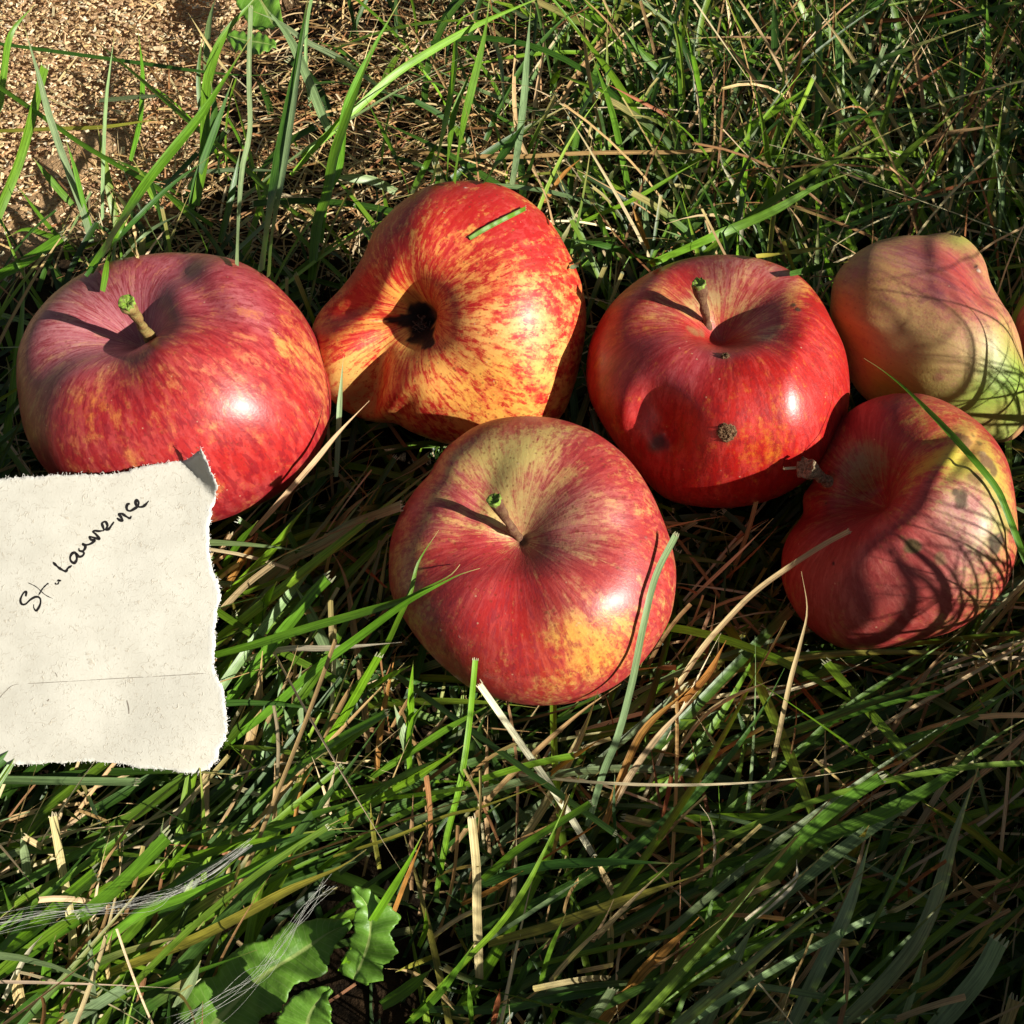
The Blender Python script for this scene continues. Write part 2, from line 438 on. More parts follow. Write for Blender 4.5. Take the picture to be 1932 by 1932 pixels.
    a.root = thing(name, base, label, 'apple', 'apples lying on the grass'); a.base = base
    body = mesh_obj('apple_flesh_and_skin' if False else 'fruit', V, [Q, T], mat, a.root, base,
                    attrs={'pdir': ('FLOAT_VECTOR', pd), 'mixa': ('FLOAT', Mx), 'ground': ('FLOAT_COLOR', G), 'over': ('FLOAT_COLOR', O),
                           'dashc': ('FLOAT_COLOR', D), 'spota': ('FLOAT', SA), 'spotc': ('FLOAT_COLOR', SC)})
    APPLES.append(a)
    return a

def build_stem(a, bpx, tpx, rise, r0, r1, mat, bend=(0, 0), cutmat=None, extra=0.3):
    p0, _ = a.hit(*bpx); d0 = (p0 - CAM) @ FWD
    A = at_depth(bpx[0], bpx[1], d0 + extra)
    B = at_depth(tpx[0], tpx[1], d0 - rise)
    mid = (A + B) / 2 + RIGHT * bend[0] + UP * bend[1]
    P = catmull([A, mid, B], 22)
    t = np.linspace(0, 1, 22)
    rr = r0 + (r1 - r0) * sstep(.55, 1, t) + .012 * np.sin(t * 19 + bpx[0]) + r0 * .25 * np.exp(-(t / .12) ** 2)
    V, F, tri = tube(P, rr, 16)
    w = Wave(int(bpx[0]), 7.0); V = V + .018 * np.stack([w(V), w(V[:, [1, 2, 0]]), w(V[:, [2, 0, 1]])], -1)
    st = mesh_obj('stem', V, [np.array(F), np.array(tri)], mat, a.root, a.base)
    if cutmat:
        T = (P[-1] - P[-2]); T /= np.linalg.norm(T)
        # slightly domed, ragged disc with a rim
        u = np.cross(T, UP); u /= np.linalg.norm(u); v = np.cross(T, u)
        n = 20; rings = [(0, .0), (.55, .015), (.95, .05), (1.06, .03), (1.02, -.05)]
        VV = []; FF = []
        wr = np.random.default_rng(int(tpx[0]))
        jit = 1 + .10 * wr.normal(size=n)
        for (k, h) in rings:
            for i in range(n):
                an = 2 * math.pi * i / n
                VV.append(B + T * (h + .03 + .02 * wr.normal() * (k > 0)) + (u * math.cos(an) + v * math.sin(an)) * r1 * k * (jit[i] if k > .5 else 1))
        for r in range(len(rings) - 1):
            for i in range(n): FF.append((r * n + i, r * n + (i + 1) % n, (r + 1) * n + (i + 1) % n, (r + 1) * n + i))
        c = mesh_obj('cut_end', np.array(VV), np.array(FF), cutmat, st, a.base)
    return st

def scab(a, px, py, r, mat, name='scab', h=.05, hole=False):
    p, n = a.hit(px, py); n = np.array(n); n /= np.linalg.norm(n)
    if n @ FWD > 0: n = -n
    u = np.cross(n, UP); u /= np.linalg.norm(u); v = np.cross(n, u); rc = r * a.dpt / FPX
    VV = []; FF = []; k = 28; rings = 9; wr = np.random.default_rng(int(px))
    jit = 1 + .07 * wr.normal(size=k)
    for q in range(rings):
        t = q / (rings - 1)
        for i in range(k):
            an = 2 * math.pi * i / k
            pr = math.cos(t * math.pi / 2) if not hole else (math.sin(t * math.pi) * 1.2 - .8 * (1 - t) ** 2)
            z = h * pr + (.018 * wr.normal() if 0 < q < rings - 1 else 0)
            VV.append(p + (u * math.cos(an) + v * math.sin(an)) * rc * t * (jit[i] if t > .4 else 1) + n * (z + .012 - .06 * (t >= 1)))
    for q in range(rings - 1):
        for i in range(k): FF.append((q * k + i, q * k + (i + 1) % k, (q + 1) * k + (i + 1) % k, (q + 1) * k + i))
    return mesh_obj(name, np.array(VV), np.array(FF), mat, a.root, a.base)

YEL = (.72, .40, .085); ORG = (.68, .24, .045); GRN = (.34, .46, .07); PALE = (.62, .46, .20); PNK = (.42, .085, .075)
RED = (.42, .018, .012); CRI = (.30, .012, .016); PUR = (.20, .03, .05); BRI = (.56, .022, .010)

# 1: big striped apple at the left, stem towards the camera
a1 = build_apple('apple', 'largest apple, purplish red with an olive stem, behind the torn paper note', (328, 735), 3.35, (-.22, .56, .74),
    [(30, 720), (34, 660), (60, 600), (110, 545), (180, 503), (260, 482), (345, 476), (430, 486), (500, 520), (560, 578), (598, 640), (618, 700),
     (625, 760), (615, 820), (585, 880), (530, 930), (460, 965), (390, 988), (310, 995), (220, 978), (140, 935), (80, 880), (45, 810)],
    apple_material('striped_red_skin', 8, 1.5, .62, .58, .45, 1.3, .30, .35, motk=.9), H=.80, cav=(.36, .40), sup=2.35,
    lumps=[(385, 545, -50, 120, 34, -.07), (300, 665, 0, 90, 22, .03), (300, 560, 0, 40, 40, .02)],
    ground=(.66, .26, .085), over=(.36, .020, .024), dashc=(.22, .008, .016), m0=.76, seed=3,
    blobs=[(270, 620, 75, dict(m=.35, g=(.55, .45, .20), o=(.40, .10, .09))), (200, 590, 120, dict(o=(.44, .14, .17), m=.78, g=(.62, .38, .24))), (150, 640, 95, dict(o=(.44, .15, .17), g=(.62, .36, .22))),  # pink blobs: sky sheen of the waxy bloom painted into the skin colour
           (230, 690, 50, dict(m=.55)), (150, 700, 60, dict(m=.66, g=(.60, .30, .14))), (560, 660, 65, dict(m=.40, g=(.70, .34, .09))), (600, 720, 50, dict(m=.55)), (200, 770, 60, dict(m=.62, g=ORG)),
           (420, 840, 130, dict(o=(.46, .02, .018), m=.9)), (540, 800, 90, dict(o=(.46, .025, .02), m=.8)), (340, 520, 110, dict(o=(.36, .09, .11), m=.85)), (450, 560, 80, dict(o=(.40, .085, .10), m=.82)),
           (60, 760, 60, dict(g=(.50, .28, .11), m=.6)), (420, 700, 90, dict(o=(.46, .045, .04), g=(.68, .30, .14), m=.66)), (110, 560, 80, dict(o=(.36, .13, .13)))])
build_stem(a1, (285, 642), (240, 572), 1.45, .115, .18, M_stem_green, cutmat=M_cut)

# 2: lobed yellow-orange apple, eye hole facing the camera
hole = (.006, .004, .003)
a2 = build_apple('apple', 'misshapen yellow and red striped apple with an open black eye hole', (868, 596), 3.3, (-.46, -.15, .88),
    [(892, 340), (845, 343), (805, 352), (760, 378), (728, 408), (702, 440), (686, 480), (664, 516), (640, 545), (600, 590), (585, 640), (600, 700), (618, 745), (650, 776), (704, 798),
     (745, 800), (776, 815), (843, 838), (930, 848), (1010, 830), (1060, 785), (1082, 736), (1100, 660), (1106, 590), (1092, 520), (1050, 434), (1008, 386), (950, 351)],
    apple_material('yellow_striped_skin', 8, 1.8, .66, .92, .55, 4.1, .38, .14, dsc=(2.6, 2.6, 1.7), dth=(.54, .58), motk=1.2), H=.80, cav=(.22, .45), cav2=(.3, .3), sup=2.3,
    lumps=[(694, 735, 72, 85, 30, -.24), (672, 545, 60, 80, 36, -.10), (644, 672, 80, 62, 44, .13), (668, 590, 20, 60, 20, -.07), (728, 603, 3, 34, 10, -.09), (770, 740, 60, 60, 50, .05), (740, 540, 60, 60, 40, .04), (960, 600, 90, 170, 90, .03), (722, 445, 55, 150, 75, .16)],
    ground=(.78, .42, .10), over=(.56, .045, .018), dashc=(.45, .012, .012), m0=.48, seed=7,
    blobs=[(890, 380, 120, dict(m=.95, o=(.42, .015, .012))), (780, 430, 100, dict(m=.75, o=(.50, .02, .012))), (1010, 430, 90, dict(m=.85, o=(.44, .02, .02))), (1080, 560, 70, dict(m=.7)),
           (670, 540, 60, dict(m=.9, o=(.46, .03, .01), g=ORG)), (620, 620, 60, dict(m=.6, g=ORG)), (640, 720, 60, dict(m=.1, g=(.66, .44, .12))), (700, 770, 60, dict(m=.1, g=(.45, .30, .10))),
           (960, 640, 110, dict(m=.38, g=(.84, .48, .17))), (950, 750, 110, dict(m=.30, g=(.84, .46, .08))), (830, 700, 70, dict(m=.35)), (750, 640, 45, dict(m=.1, g=(.85, .58, .14))), (760, 560, 40, dict(m=.15, g=(.86, .46, .08))),
           (730, 760, 50, dict(m=.6)), (860, 500, 90, dict(m=.55, g=(.82, .36, .08)))],
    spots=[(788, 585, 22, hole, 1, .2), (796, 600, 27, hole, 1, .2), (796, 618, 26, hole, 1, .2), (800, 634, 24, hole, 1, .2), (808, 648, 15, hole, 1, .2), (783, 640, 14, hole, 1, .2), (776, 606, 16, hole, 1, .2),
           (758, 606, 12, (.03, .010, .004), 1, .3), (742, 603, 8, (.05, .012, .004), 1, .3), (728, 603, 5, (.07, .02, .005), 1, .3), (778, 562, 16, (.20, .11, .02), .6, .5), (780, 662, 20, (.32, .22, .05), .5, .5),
           (1018, 383, 3.5, (.8, .7, .5)), (878, 355, 3, (.7, .5, .4))])
def calyx(a, px, py, r_, n, seed):
    r = np.random.default_rng(seed); VV = []; FF = []; k = 0
    p, nn_ = a.hit(px, py); out = (CAM - p) / np.linalg.norm(CAM - p); d0 = (p - CAM) @ FWD
    for i in range(n):
        an = r.uniform(0, 6.28); q = at_depth(px + r_ * .75 * math.cos(an) * r.uniform(.2, 1), py + r_ * 1.1 * math.sin(an) * r.uniform(.2, 1), d0 - .05)
        dr = RIGHT * math.cos(an + 3.1 + r.normal() * .5) - UP * math.sin(an + 3.1 + r.normal() * .5) + out * r.uniform(0, .9); L_ = r.uniform(.12, .34)
        P = catmull([q, q + dr * L_ * .5 + r.normal(size=3) * .03, q + dr * L_ + r.normal(size=3) * .07], 6)
        v, f, t_ = tube(P, np.linspace(r.uniform(.012, .03), .004, 6), 5, False); VV.append(v); FF += [tuple(x + k for x in w_) for w_ in f]; k += len(v)
    return mesh_obj('calyx', np.vstack(VV), np.array(FF), M_sepal, a.root, a.base)
M_sepal = simple('dry_sepal', (.16, .13, .10), .9, 12, .6, (.03, .022, .015), .6, .2)
calyx(a2, 796, 616, 30, 44, 5)
# 4: deep red apple in the middle of the right half
a4 = build_apple('apple', 'deep red apple with a long brown stem and a round corky scab on its front', (1356, 722), 3.25, (-.10, .57, .76),
    [(1105, 700), (1112, 650), (1135, 600), (1165, 560), (1215, 520), (1270, 495), (1330, 482), (1400, 482), (1460, 496), (1510, 522), (1545, 560), (1572, 610), (1594, 660), (1603, 720), (1600, 775),
     (1585, 830), (1560, 870), (1510, 915), (1450, 945), (1380, 958), (1310, 955), (1255, 940), (1215, 905), (1170, 850), (1130, 790), (1110, 745)],
    apple_material('crimson_skin', 7.5, 1.5, .50, .55, .35, 7.7, .28, .4), H=.84, cav=(.36, .42), sup=2.3,
    lumps=[(1232, 800, -65, 95, 62, -.21), (1248, 832, 0, 26, 26, -.08), (1165, 800, 70, 70, 26, .05), (1190, 760, 60, 60, 25, .03), (1350, 670, 0, 70, 25, .04), (1445, 590, 20, 100, 40, -.05), (1490, 720, 90, 120, 40, .03), (1520, 640, 60, 60, 26, .03), (1370, 790, 90, 90, 50, .03), (1270, 560, 40, 60, 30, -.03)],
    ground=(.72, .30, .05), over=(.44, .012, .010), dashc=(.28, .01, .012), m0=.88, seed=12,
    blobs=[(1340, 570, 60, dict(m=.25, g=(.50, .42, .17), o=(.38, .08, .05))), (1230, 580, 60, dict(m=.5, g=(.60, .33, .12), o=(.38, .08, .06))), (1160, 660, 60, dict(m=.62, g=(.66, .26, .04))), (1130, 720, 60, dict(m=.7, g=(.6, .22, .04))),
           (1400, 500, 90, dict(m=.65, o=(.36, .10, .09), g=(.58, .36, .18))), (1500, 550, 50, dict(m=.5)), (1450, 610, 50, dict(m=.5, g=(.58, .40, .18), o=(.40, .07, .06))), (1230, 690, 80, dict(o=(.40, .04, .045), m=.9)),
           (1330, 680, 60, dict(o=(.36, .05, .06), m=.9)), (1450, 780, 110, dict(m=.82, o=(.52, .014, .008))), (1470, 830, 60, dict(m=.6, g=(.66, .2, .02))), (1200, 870, 70, dict(o=(.50, .01, .015), m=1.0)), (1560, 650, 50, dict(m=.75, o=(.46, .02, .015)))],
    spots=[(1240, 835, 17, (.05, .02, .012), .85, .5), (1308, 624, 11, (.30, .17, .06), .75, .6), (1322, 629, 10, (.24, .13, .05), .75, .6), (1298, 618, 7, (.32, .19, .07), .6, .6), (1500, 575, 6, (.06, .05, .02), .9, .4), (1508, 583, 5, (.06, .05, .02), .9, .4),
           (1372, 815, 20, (.16, .04, .02), .5, .4), (1370, 672, 13, (.25, .10, .08), .5, .5)])
build_stem(a4, (1343, 632), (1319, 537), 1.25, .10, .165, M_stem, cutmat=M_cut)
scab(a4, 1371, 816, 18, M_cork, h=.022)
scab(a4, 1369, 672, 8, M_cork, name='insect_hole', h=.03, hole=True)

# 3: front apple
a3 = build_apple('apple', 'front apple lying nearest the camera, stem up, yellow patch low on its right', (1003, 1060), 3.2, (-.16, .34, .93),
    [(733, 1080), (737, 1020), (757, 965), (790, 915), (812, 893), (826, 865), (850, 838), (890, 808), (940, 790), (1000, 785), (1060, 792), (1120, 815), (1175, 855), (1215, 905), (1245, 965), (1268, 1030),
     (1276, 1090), (1266, 1160), (1238, 1215), (1200, 1262), (1150, 1300), (1080, 1326), (1010, 1331), (950, 1322), (890, 1300), (840, 1262), (795, 1215), (757, 1160), (738, 1120)],
    apple_material('pink_red_skin', 8, 1.4, .55, .55, .55, 11.9, .34, .3), H=.80, cav=(.38, .31), sup=2.25,
    lumps=[(850, 880, 35, 90, 34, .03), (905, 930, 60, 110, 30, -.04), (1060, 900, 30, 80, 60, .02), (1090, 1010, 10, 110, 30, -.03), (985, 1090, 0, 80, 26, .035), (1130, 1100, 60, 110, 60, .02)],
    ground=(.66, .40, .13), over=(.42, .035, .03), dashc=(.28, .02, .03), m0=.72, seed=17,
    blobs=[(960, 1000, 85, dict(m=.10, g=(.62, .50, .18))), (930, 880, 105, dict(m=.12, g=(.56, .50, .16), o=(.40, .12, .07))), (860, 880, 60, dict(m=.35, g=(.60, .42, .14), o=(.40, .10, .08))), (1030, 830, 70, dict(m=.35, g=(.58, .46, .14), o=(.42, .12, .09))),
           (1130, 900, 70, dict(m=.85, o=(.44, .035, .035))), (1080, 990, 100, dict(m=.55, o=(.48, .15, .13), g=(.60, .34, .18))), (830, 960, 70, dict(m=.7, o=(.40, .09, .08))), (770, 1060, 70, dict(m=.4, g=(.58, .34, .09), o=(.38, .07, .03))),
           (780, 1180, 60, dict(m=.55, g=(.5, .26, .05))), (1000, 1060, 70, dict(m=.8, o=(.38, .05, .05))), (960, 1180, 120, dict(m=1.0, o=(.46, .012, .010))), (1100, 1120, 70, dict(m=.72, o=(.44, .06, .05), g=(.66, .36, .18))),
           (1115, 1225, 72, dict(m=.36, g=(.72, .40, .06), o=(.50, .07, .02))), (1160, 1180, 60, dict(m=.3, g=(.70, .38, .07))), (1210, 1040, 60, dict(m=.8, o=(.42, .04, .035))), (900, 1270, 70, dict(m=.85, o=(.38, .03, .02))), (900, 1100, 70, dict(m=.9, o=(.40, .03, .03)))],
    spots=[(986, 1022, 13, (.05, .025, .01), .9, .4), (1218, 1014, 4, (.2, .12, .08), .9, .4)] + [(x, y, 1.9, (.7, .45, .35), .8, .4) for x, y in ((889, 1138), (953, 1152), (978, 1155), (1008, 1152), (1092, 1176), (862, 1200), (920, 1180), (830, 1190), (940, 1230), (1010, 1225))])
build_stem(a3, (987, 1024), (933, 945), 1.25, .095, .15, M_stem, bend=(-.03, -.02), cutmat=M_cut)

# 5: pale apple at the right edge
a5 = build_apple('apple', 'pale pink and yellow lobed apple with a bright green lower side', (1765, 652), 3.0, (.72, -.50, .35),
    [(1564, 585), (1572, 530), (1602, 488), (1650, 457), (1703, 444), (1745, 444), (1775, 439), (1812, 443), (1842, 466), (1860, 497), (1866, 530), (1884, 568), (1905, 600), (1922, 640), (1934, 690), (1952, 735),
     (1948, 785), (1925, 818), (1890, 836), (1800, 830), (1710, 800), (1630, 750), (1590, 690), (1570, 640)],
    apple_material('pale_green_pink_skin', 6, 1.2, .22, .12, .3, 15.1, .42, .12), H=.95, cav=(.3, .08), cav2=(.25, .08), sup=2.0,
    lumps=[(1800, 478, -32, 90, 20, -.06), (1842, 520, -62, 60, 26, -.03), (1655, 590, 80, 150, 62, .13), (1840, 800, 40, 90, 24, -.08), (1760, 640, 0, 90, 90, .04)],
    ground=(.56, .36, .13), over=(.42, .13, .10), dashc=(.20, .04, .07), m0=.42, seed=23,
    blobs=[(1800, 520, 80, dict(m=.85, o=(.46, .045, .035), g=(.5, .2, .1))), (1860, 600, 70, dict(m=.85, o=(.48, .06, .04))), (1700, 510, 80, dict(m=.75, o=(.36, .11, .10))), (1640, 520, 60, dict(m=.45, g=(.44, .27, .10))), (1810, 660, 90, dict(m=.5, o=(.52, .20, .14), g=(.64, .42, .20))),
           (1600, 620, 70, dict(m=.3, g=(.50, .28, .07), o=(.4, .15, .05))), (1640, 690, 70, dict(m=.2, g=(.50, .28, .07))), (1700, 640, 70, dict(m=.15, g=(.46, .34, .12))), (1700, 745, 80, dict(m=.0, g=(.40, .46, .06))),
           (1895, 745, 95, dict(m=-.4, g=(.20, .42, .025))), (1920, 800, 60, dict(m=-.2, g=(.22, .32, .06))), (1860, 780, 50, dict(m=.1, g=(.36, .34, .08))), (1810, 448, 35, dict(m=-.2, g=(.40, .44, .09))), (1840, 470, 30, dict(m=.2, g=(.5, .34, .12)))],
    spots=[(1770, 558, 12, (.16, .03, .06), .5, .5), (1745, 562, 8, (.17, .03, .06), .5, .5), (1842, 505, 5, (.02, .012, .01), .9, .4), (1848, 513, 4, (.6, .5, .4), .9, .4), (1770, 712, 9, (.25, .04, .06), .6, .6)])

# 6: mottled apple, stem pointing left, in front of the pale one
BR = (.13, .06, .025); OL = (.10, .09, .02)
a6 = build_apple('apple', 'red and lime apple with brown scab rings and a dry stem stub pointing left', (1700, 985), 3.1, (-.70, .45, .56),
    [(1688, 742), (1646, 752), (1604, 774), (1568, 812), (1545, 860), (1536, 905), (1516, 935), (1515, 970), (1488, 1006), (1474, 1048), (1477, 1104), (1505, 1160), (1548, 1202), (1600, 1226), (1665, 1226),
     (1744, 1206), (1800, 1190), (1848, 1160), (1885, 1126), (1910, 1076), (1920, 1020), (1917, 963), (1910, 907), (1896, 859), (1857, 806), (1801, 766), (1744, 744)],
    apple_material('mottled_red_green_skin', 6.5, 1.3, .45, .4, .3, 19.3, .40, .15), H=.84, cav=(.36, .62), sup=2.1, lobes=.02,
    lumps=[(1628, 905, 30, 95, 34, -.22), (1560, 940, 0, 60, 36, -.08), (1735, 868, 40, 80, 22, -.08), (1682, 990, 40, 130, 46, .14), (1660, 915, 38, 95, 24, -.08), (1570, 1020, 30, 70, 50, .04), (1820, 860, 50, 60, 14, -.04)],
    ground=(.52, .34, .08), over=(.38, .028, .022), dashc=(.24, .02, .02), m0=.72, seed=31,
    blobs=[(1620, 820, 90, dict(m=1., o=(.36, .035, .035))), (1600, 890, 50, dict(m=.45, g=(.36, .26, .12), o=(.34, .08, .06))), (1640, 900, 50, dict(m=.2, g=(.34, .28, .12))), (1755, 885, 55, dict(m=.1, g=(.56, .54, .05))), (1825, 880, 95, dict(m=-.25, g=(.60, .58, .05))),
           (1860, 930, 70, dict(m=.0, g=(.50, .50, .06))), (1780, 800, 70, dict(m=.65, o=(.44, .06, .03))), (1740, 920, 50, dict(m=.9, o=(.40, .02, .015))), (1840, 840, 50, dict(m=.2, g=(.66, .40, .10))), (1800, 1040, 110, dict(m=.75, o=(.46, .14, .11), g=(.5, .34, .16))),
           (1690, 1010, 80, dict(m=.95, o=(.38, .035, .03))), (1560, 1060, 90, dict(m=.9, o=(.34, .06, .055), g=(.4, .26, .14))), (1640, 1130, 110, dict(m=.9, o=(.34, .055, .045))), (1890, 1020, 60, dict(m=.1, g=(.34, .36, .07))), (1860, 1110, 60, dict(m=.4, g=(.4, .3, .1))),
           (1840, 1000, 60, dict(m=.6, o=(.50, .22, .18), g=(.5, .4, .16)))],
    spots=[(1817, 830, 15, BR, .75, .3), (1806, 820, 8, BR, .7, .3), (1838, 822, 6, OL, .6, .4), (1847, 836, 6, OL, .6, .4), (1862, 870, 17, (.17, .08, .05), .85, .3), (1874, 885, 13, (.10, .04, .02), .8, .3), (1855, 855, 8, (.30, .22, .12), .8, .3),
           (1843, 905, 14, (.20, .11, .04), .8, .3), (1815, 940, 14, (.06, .05, .02), .85, .3), (1800, 932, 7, (.05, .04, .02), .85, .3), (1722, 1028, 13, (.09, .09, .02), .85, .3), (1775, 1055, 11, (.28, .18, .08), .8, .35), (1775, 1055, 4, (.12, .06, .03), .9, .3),
           (1880, 1025, 19, (.035, .025, .012), .9, .25), (1884, 1012, 4, (.35, .16, .1), .9, .3), (1556, 950, 4, (.04, .02, .02), .9, .4), (1572, 1065, 3.5, (.02, .01, .01), .9, .4)])
build_stem(a6, (1575, 915), (1521, 884), .75, .14, .23, M_drystem, cutmat=M_drystem, extra=.4)

# 7: one more apple, cut by the right edge of the photo
a7 = build_apple('apple', 'dull pinkish brown apple of which only a sliver shows at the right edge', (2060, 690), 2.3, (.1, .7, .6),
    [(1909, 645), (1922, 590), (1960, 550), (2030, 525), (2100, 530), (2165, 570), (2205, 640), (2212, 720), (2180, 795), (2120, 840), (2040, 842), (1970, 805), (1925, 755), (1909, 700)],
    apple_material('dull_pink_skin', 6, 1.3, .3, .2, .3, 25.5, .42, .1), m0=.7, over=(.36, .09, .08), seed=41)

# ------------------------------------------------------------------ paper note
def pin(pts, k, ox, oy): return [(ox + k * x, oy + k * y) for x, y in pts]
card_out = pin([(-420, 235), (-200, 222), (0, 215), (150, 200), (300, 195), (520, 190), (700, 175), (780, 148), (860, 125), (960, 115), (1060, 108), (1110, 92), (1150, 78), (1175, 65), (1188, 110), (1210, 190), (1236, 262),
    (1203, 318), (1187, 400), (1172, 480), (1166, 620), (1188, 735), (1222, 790), (1240, 880), (1216, 960), (1209, 1100), (1205, 1250), (1222, 1330), (1262, 1385), (1274, 1480), (1285, 1600), (1276, 1680), (1242, 1722), (1222, 1790),
    (1175, 1850), (1080, 1862), (1000, 1858), (900, 1842), (780, 1830), (680, 1808), (500, 1800), (400, 1806), (200, 1815), (0, 1822), (-200, 1830), (-430, 1825), (-460, 1500), (-440, 1000), (-455, 600)], .3362, 0, 830.8)
def nearest_depth(px, py):
    d = ray(px, py); ln = np.linalg.norm(d); best = 1e9
    for a in APPLES:
        h = a.bvh.ray_cast(Vector(CAM), Vector(d / ln))
        if h[0] is not None: best = min(best, h[3] / ln)
    return best
dt = min(nearest_depth(x, 885) + 0.004 * (885 - 885) for x in (150, 250, 330)) - .22
dmid = min(nearest_depth(x, y) for x in (200, 280, 340, 380) for y in (900, 930, 950)) - .2
tA = at_depth(0, 885, dt); tB = at_depth(400, 880, dt)
bA = at_z(0., 1450., 1.5); bB = at_z(400., 1450., 1.5)
nC = np.cross(tB - tA, bB - tA); nC /= np.linalg.norm(nC)
if nC @ FWD > 0: nC = -nC
# push the sheet forward until it clears the apple
clear = 0
for x in range(60, 400, 20):
    for y in range(875, 985, 15):
        dd = nearest_depth(x, y)
        if dd > 1e8: continue
        r_ = ray(x, y); tpl = ((tA - CAM) @ nC) / (r_ @ nC)
        clear = max(clear, tpl - (dd - .10))
tA = tA - FWD * clear
print('card clear', clear, 'dt', dt, 'bottom z', (at_z(0., 1450., 1.5) - FWD * clear)[2])
def on_card(px, py, off=0.0):
    r_ = ray(px, py); t = ((tA - CAM) @ nC) / (r_ @ nC)
    return CAM + r_ * np.asarray(t)[..., None] + nC * off
cw1, cw2 = Wave(71, .35), Wave(72, 1.2)
def card_disp(px, py):
    px = np.asarray(px, float); py = np.asarray(py, float)
    P = np.stack([px * .013, py * .013, px * 0], -1)
    z = .08 * cw1(P * 1.0) + .016 * cw2(P)
    # curled corner, lower right lip, horizontal fold
    s = ((px - 360) * .75 + (905 - py) * .65)
    z = z + .012 * np.maximum(0, s - 10) + .00012 * np.maximum(0, s - 14) ** 2
    lowr = np.maximum(0, (py - 1405) / 60 + (px - 330) / 150)
    z = z - .10 * np.clip(lowr, 0, 1.3) ** 1.6
    fold = py - (1289 - (px - 40) * .055)
    z = z - .03 * np.exp(-abs(fold) / 14)
    return z
# torn, fibrous outline
co = np.array(card_out); dense = []
for i in range(len(co)):
    p, q2 = co[i], co[(i + 1) % len(co)]
    k = max(2, int(np.linalg.norm(q2 - p) / 2.6))
    for j in range(k): dense.append(p + (q2 - p) * j / k)
dense = np.array(dense)
jt = rng.normal(size=(len(dense), 2)) * .8
sm = np.convolve(rng.normal(size=len(dense) + 8), np.ones(9) / 9, 'same')[4:-4] * 3.0
nrm_ = np.roll(dense, -1, 0) - np.roll(dense, 1, 0); nrm_ = np.stack([nrm_[:, 1], -nrm_[:, 0]], -1); nrm_ /= np.linalg.norm(nrm_, axis=1)[:, None] + 1e-9
dense = dense + jt + nrm_ * sm[:, None]
def inside(poly, px, py):
    A = poly; B = np.roll(poly, -1, 0); c = np.zeros(len(px), bool)
    for (x1, y1), (x2, y2) in zip(A, B):
        cond = ((y1 > py) != (y2 > py))
        with np.errstate(divide='ignore', invalid='ignore'):
            c ^= cond & (px < (x2 - x1) * (py - y1) / (y2 - y1 + 1e-12) + x1)
    return c
gx_, gy_ = np.meshgrid(np.arange(-160, 440, 7.0), np.arange(845, 1465, 7.0)); gp = np.stack([gx_.ravel(), gy_.ravel()], -1) + rng.normal(size=(gx_.size, 2)) * .6
dmin = np.full(len(gp), 1e9)
for k in range(0, len(dense)): dmin = np.minimum(dmin, np.hypot(*(gp - dense[k]).T))
gp = gp[inside(dense, gp[:, 0], gp[:, 1]) & (dmin > 3.2)]; 
allp = np.vstack([dense, gp]); nb = len(dense)
res = delaunay_2d_cdt([Vector(p) for p in allp], [(i, (i + 1) % nb) for i in range(nb)], [], 1, 1e-4)
cv = np.array([tuple(v) for v in res[0]]); cf = np.array([f for f in res[2] if len(f) == 3])
edge_d = np.full(len(cv), 1e9)
for k in range(0, len(dense)): edge_d = np.minimum(edge_d, np.hypot(*(cv - dense[k]).T))
z_ = card_disp(cv[:, 0], cv[:, 1])
taper = np.clip(edge_d / 6, 0.25, 1)
fr = on_card(cv[:, 0], cv[:, 1]) + nC * (z_ + .013 * taper)[:, None]
bk = on_card(cv[:, 0], cv[:, 1]) + nC * (z_ - .013 * taper)[:, None]
nv = len(cv)
# orientation
tri0 = fr[cf[0]]; flip = np.cross(tri0[1] - tri0[0], tri0[2] - tri0[0]) @ nC < 0
f1 = cf[:, ::-1] if flip else cf
f2 = f1[:, ::-1] + nv
from collections import Counter
ec = Counter()
for f in f1:
    for i in range(3): ec[(f[i], f[(i + 1) % 3])] += 1
side = [(b, a, a + nv, b + nv) for (a, b) in ec if (b, a) not in ec]
def paper_material():
    m = NT('recycled_paper'); o = m.vmul(m.obj(), (100, 100, 100))
    n = m.noise(o, 1.1, 4, .6)
    # thin curly fibres: level lines of a warped noise
    def fib(scale, w, seed):
        mp = m.new('ShaderNodeMapping'); m.l.new(o, mp.inputs[0]); mp.inputs['Location'].default_value = (seed, seed * 2, 0)
        a = m.noise(mp.outputs[0], scale, 2, .5, 1.2); b = m.noise(mp.outputs[0], scale * 1.7, 1, .5)
        l = m.ramp(m.math('ABSOLUTE', m.math('SUBTRACT', a, .5)), 0, w, 1, 0)
        return m.math('MULTIPLY', l, m.ramp(b, .50, .60))
    f = m.math('MAXIMUM', fib(3.2, .018, 3.0), fib(4.3, .017, 9.0))
    fine = m.noise(o, 22, 3, .7)
    c = m.mix(m.ramp(n, .3, .7), (.52, .50, .425), (.59, .57, .49))
    c = m.mix(m.math('MULTIPLY', f, .38), c, (.36, .28, .18))
    c = m.mix(m.ramp(fine, .3, .7, .12, 0), c, (.45, .38, .28))
    c = m.mix(m.attr('edge', 'Fac'), c, (.66, .65, .60))
    m.set(m.b.inputs['Base Color'], c); m.b.inputs['Roughness'].default_value = .85; m.b.inputs['Specular IOR Level'].default_value = .2
    m.bump(m.math('ADD', m.math('ADD', m.math('MULTIPLY', fine, .5), f), m.math('MULTIPLY', m.math('MULTIPLY', m.attr('edge', 'Fac'), m.noise(o, 14, 4, .8)), 3)), .35, .03)
    return m.m
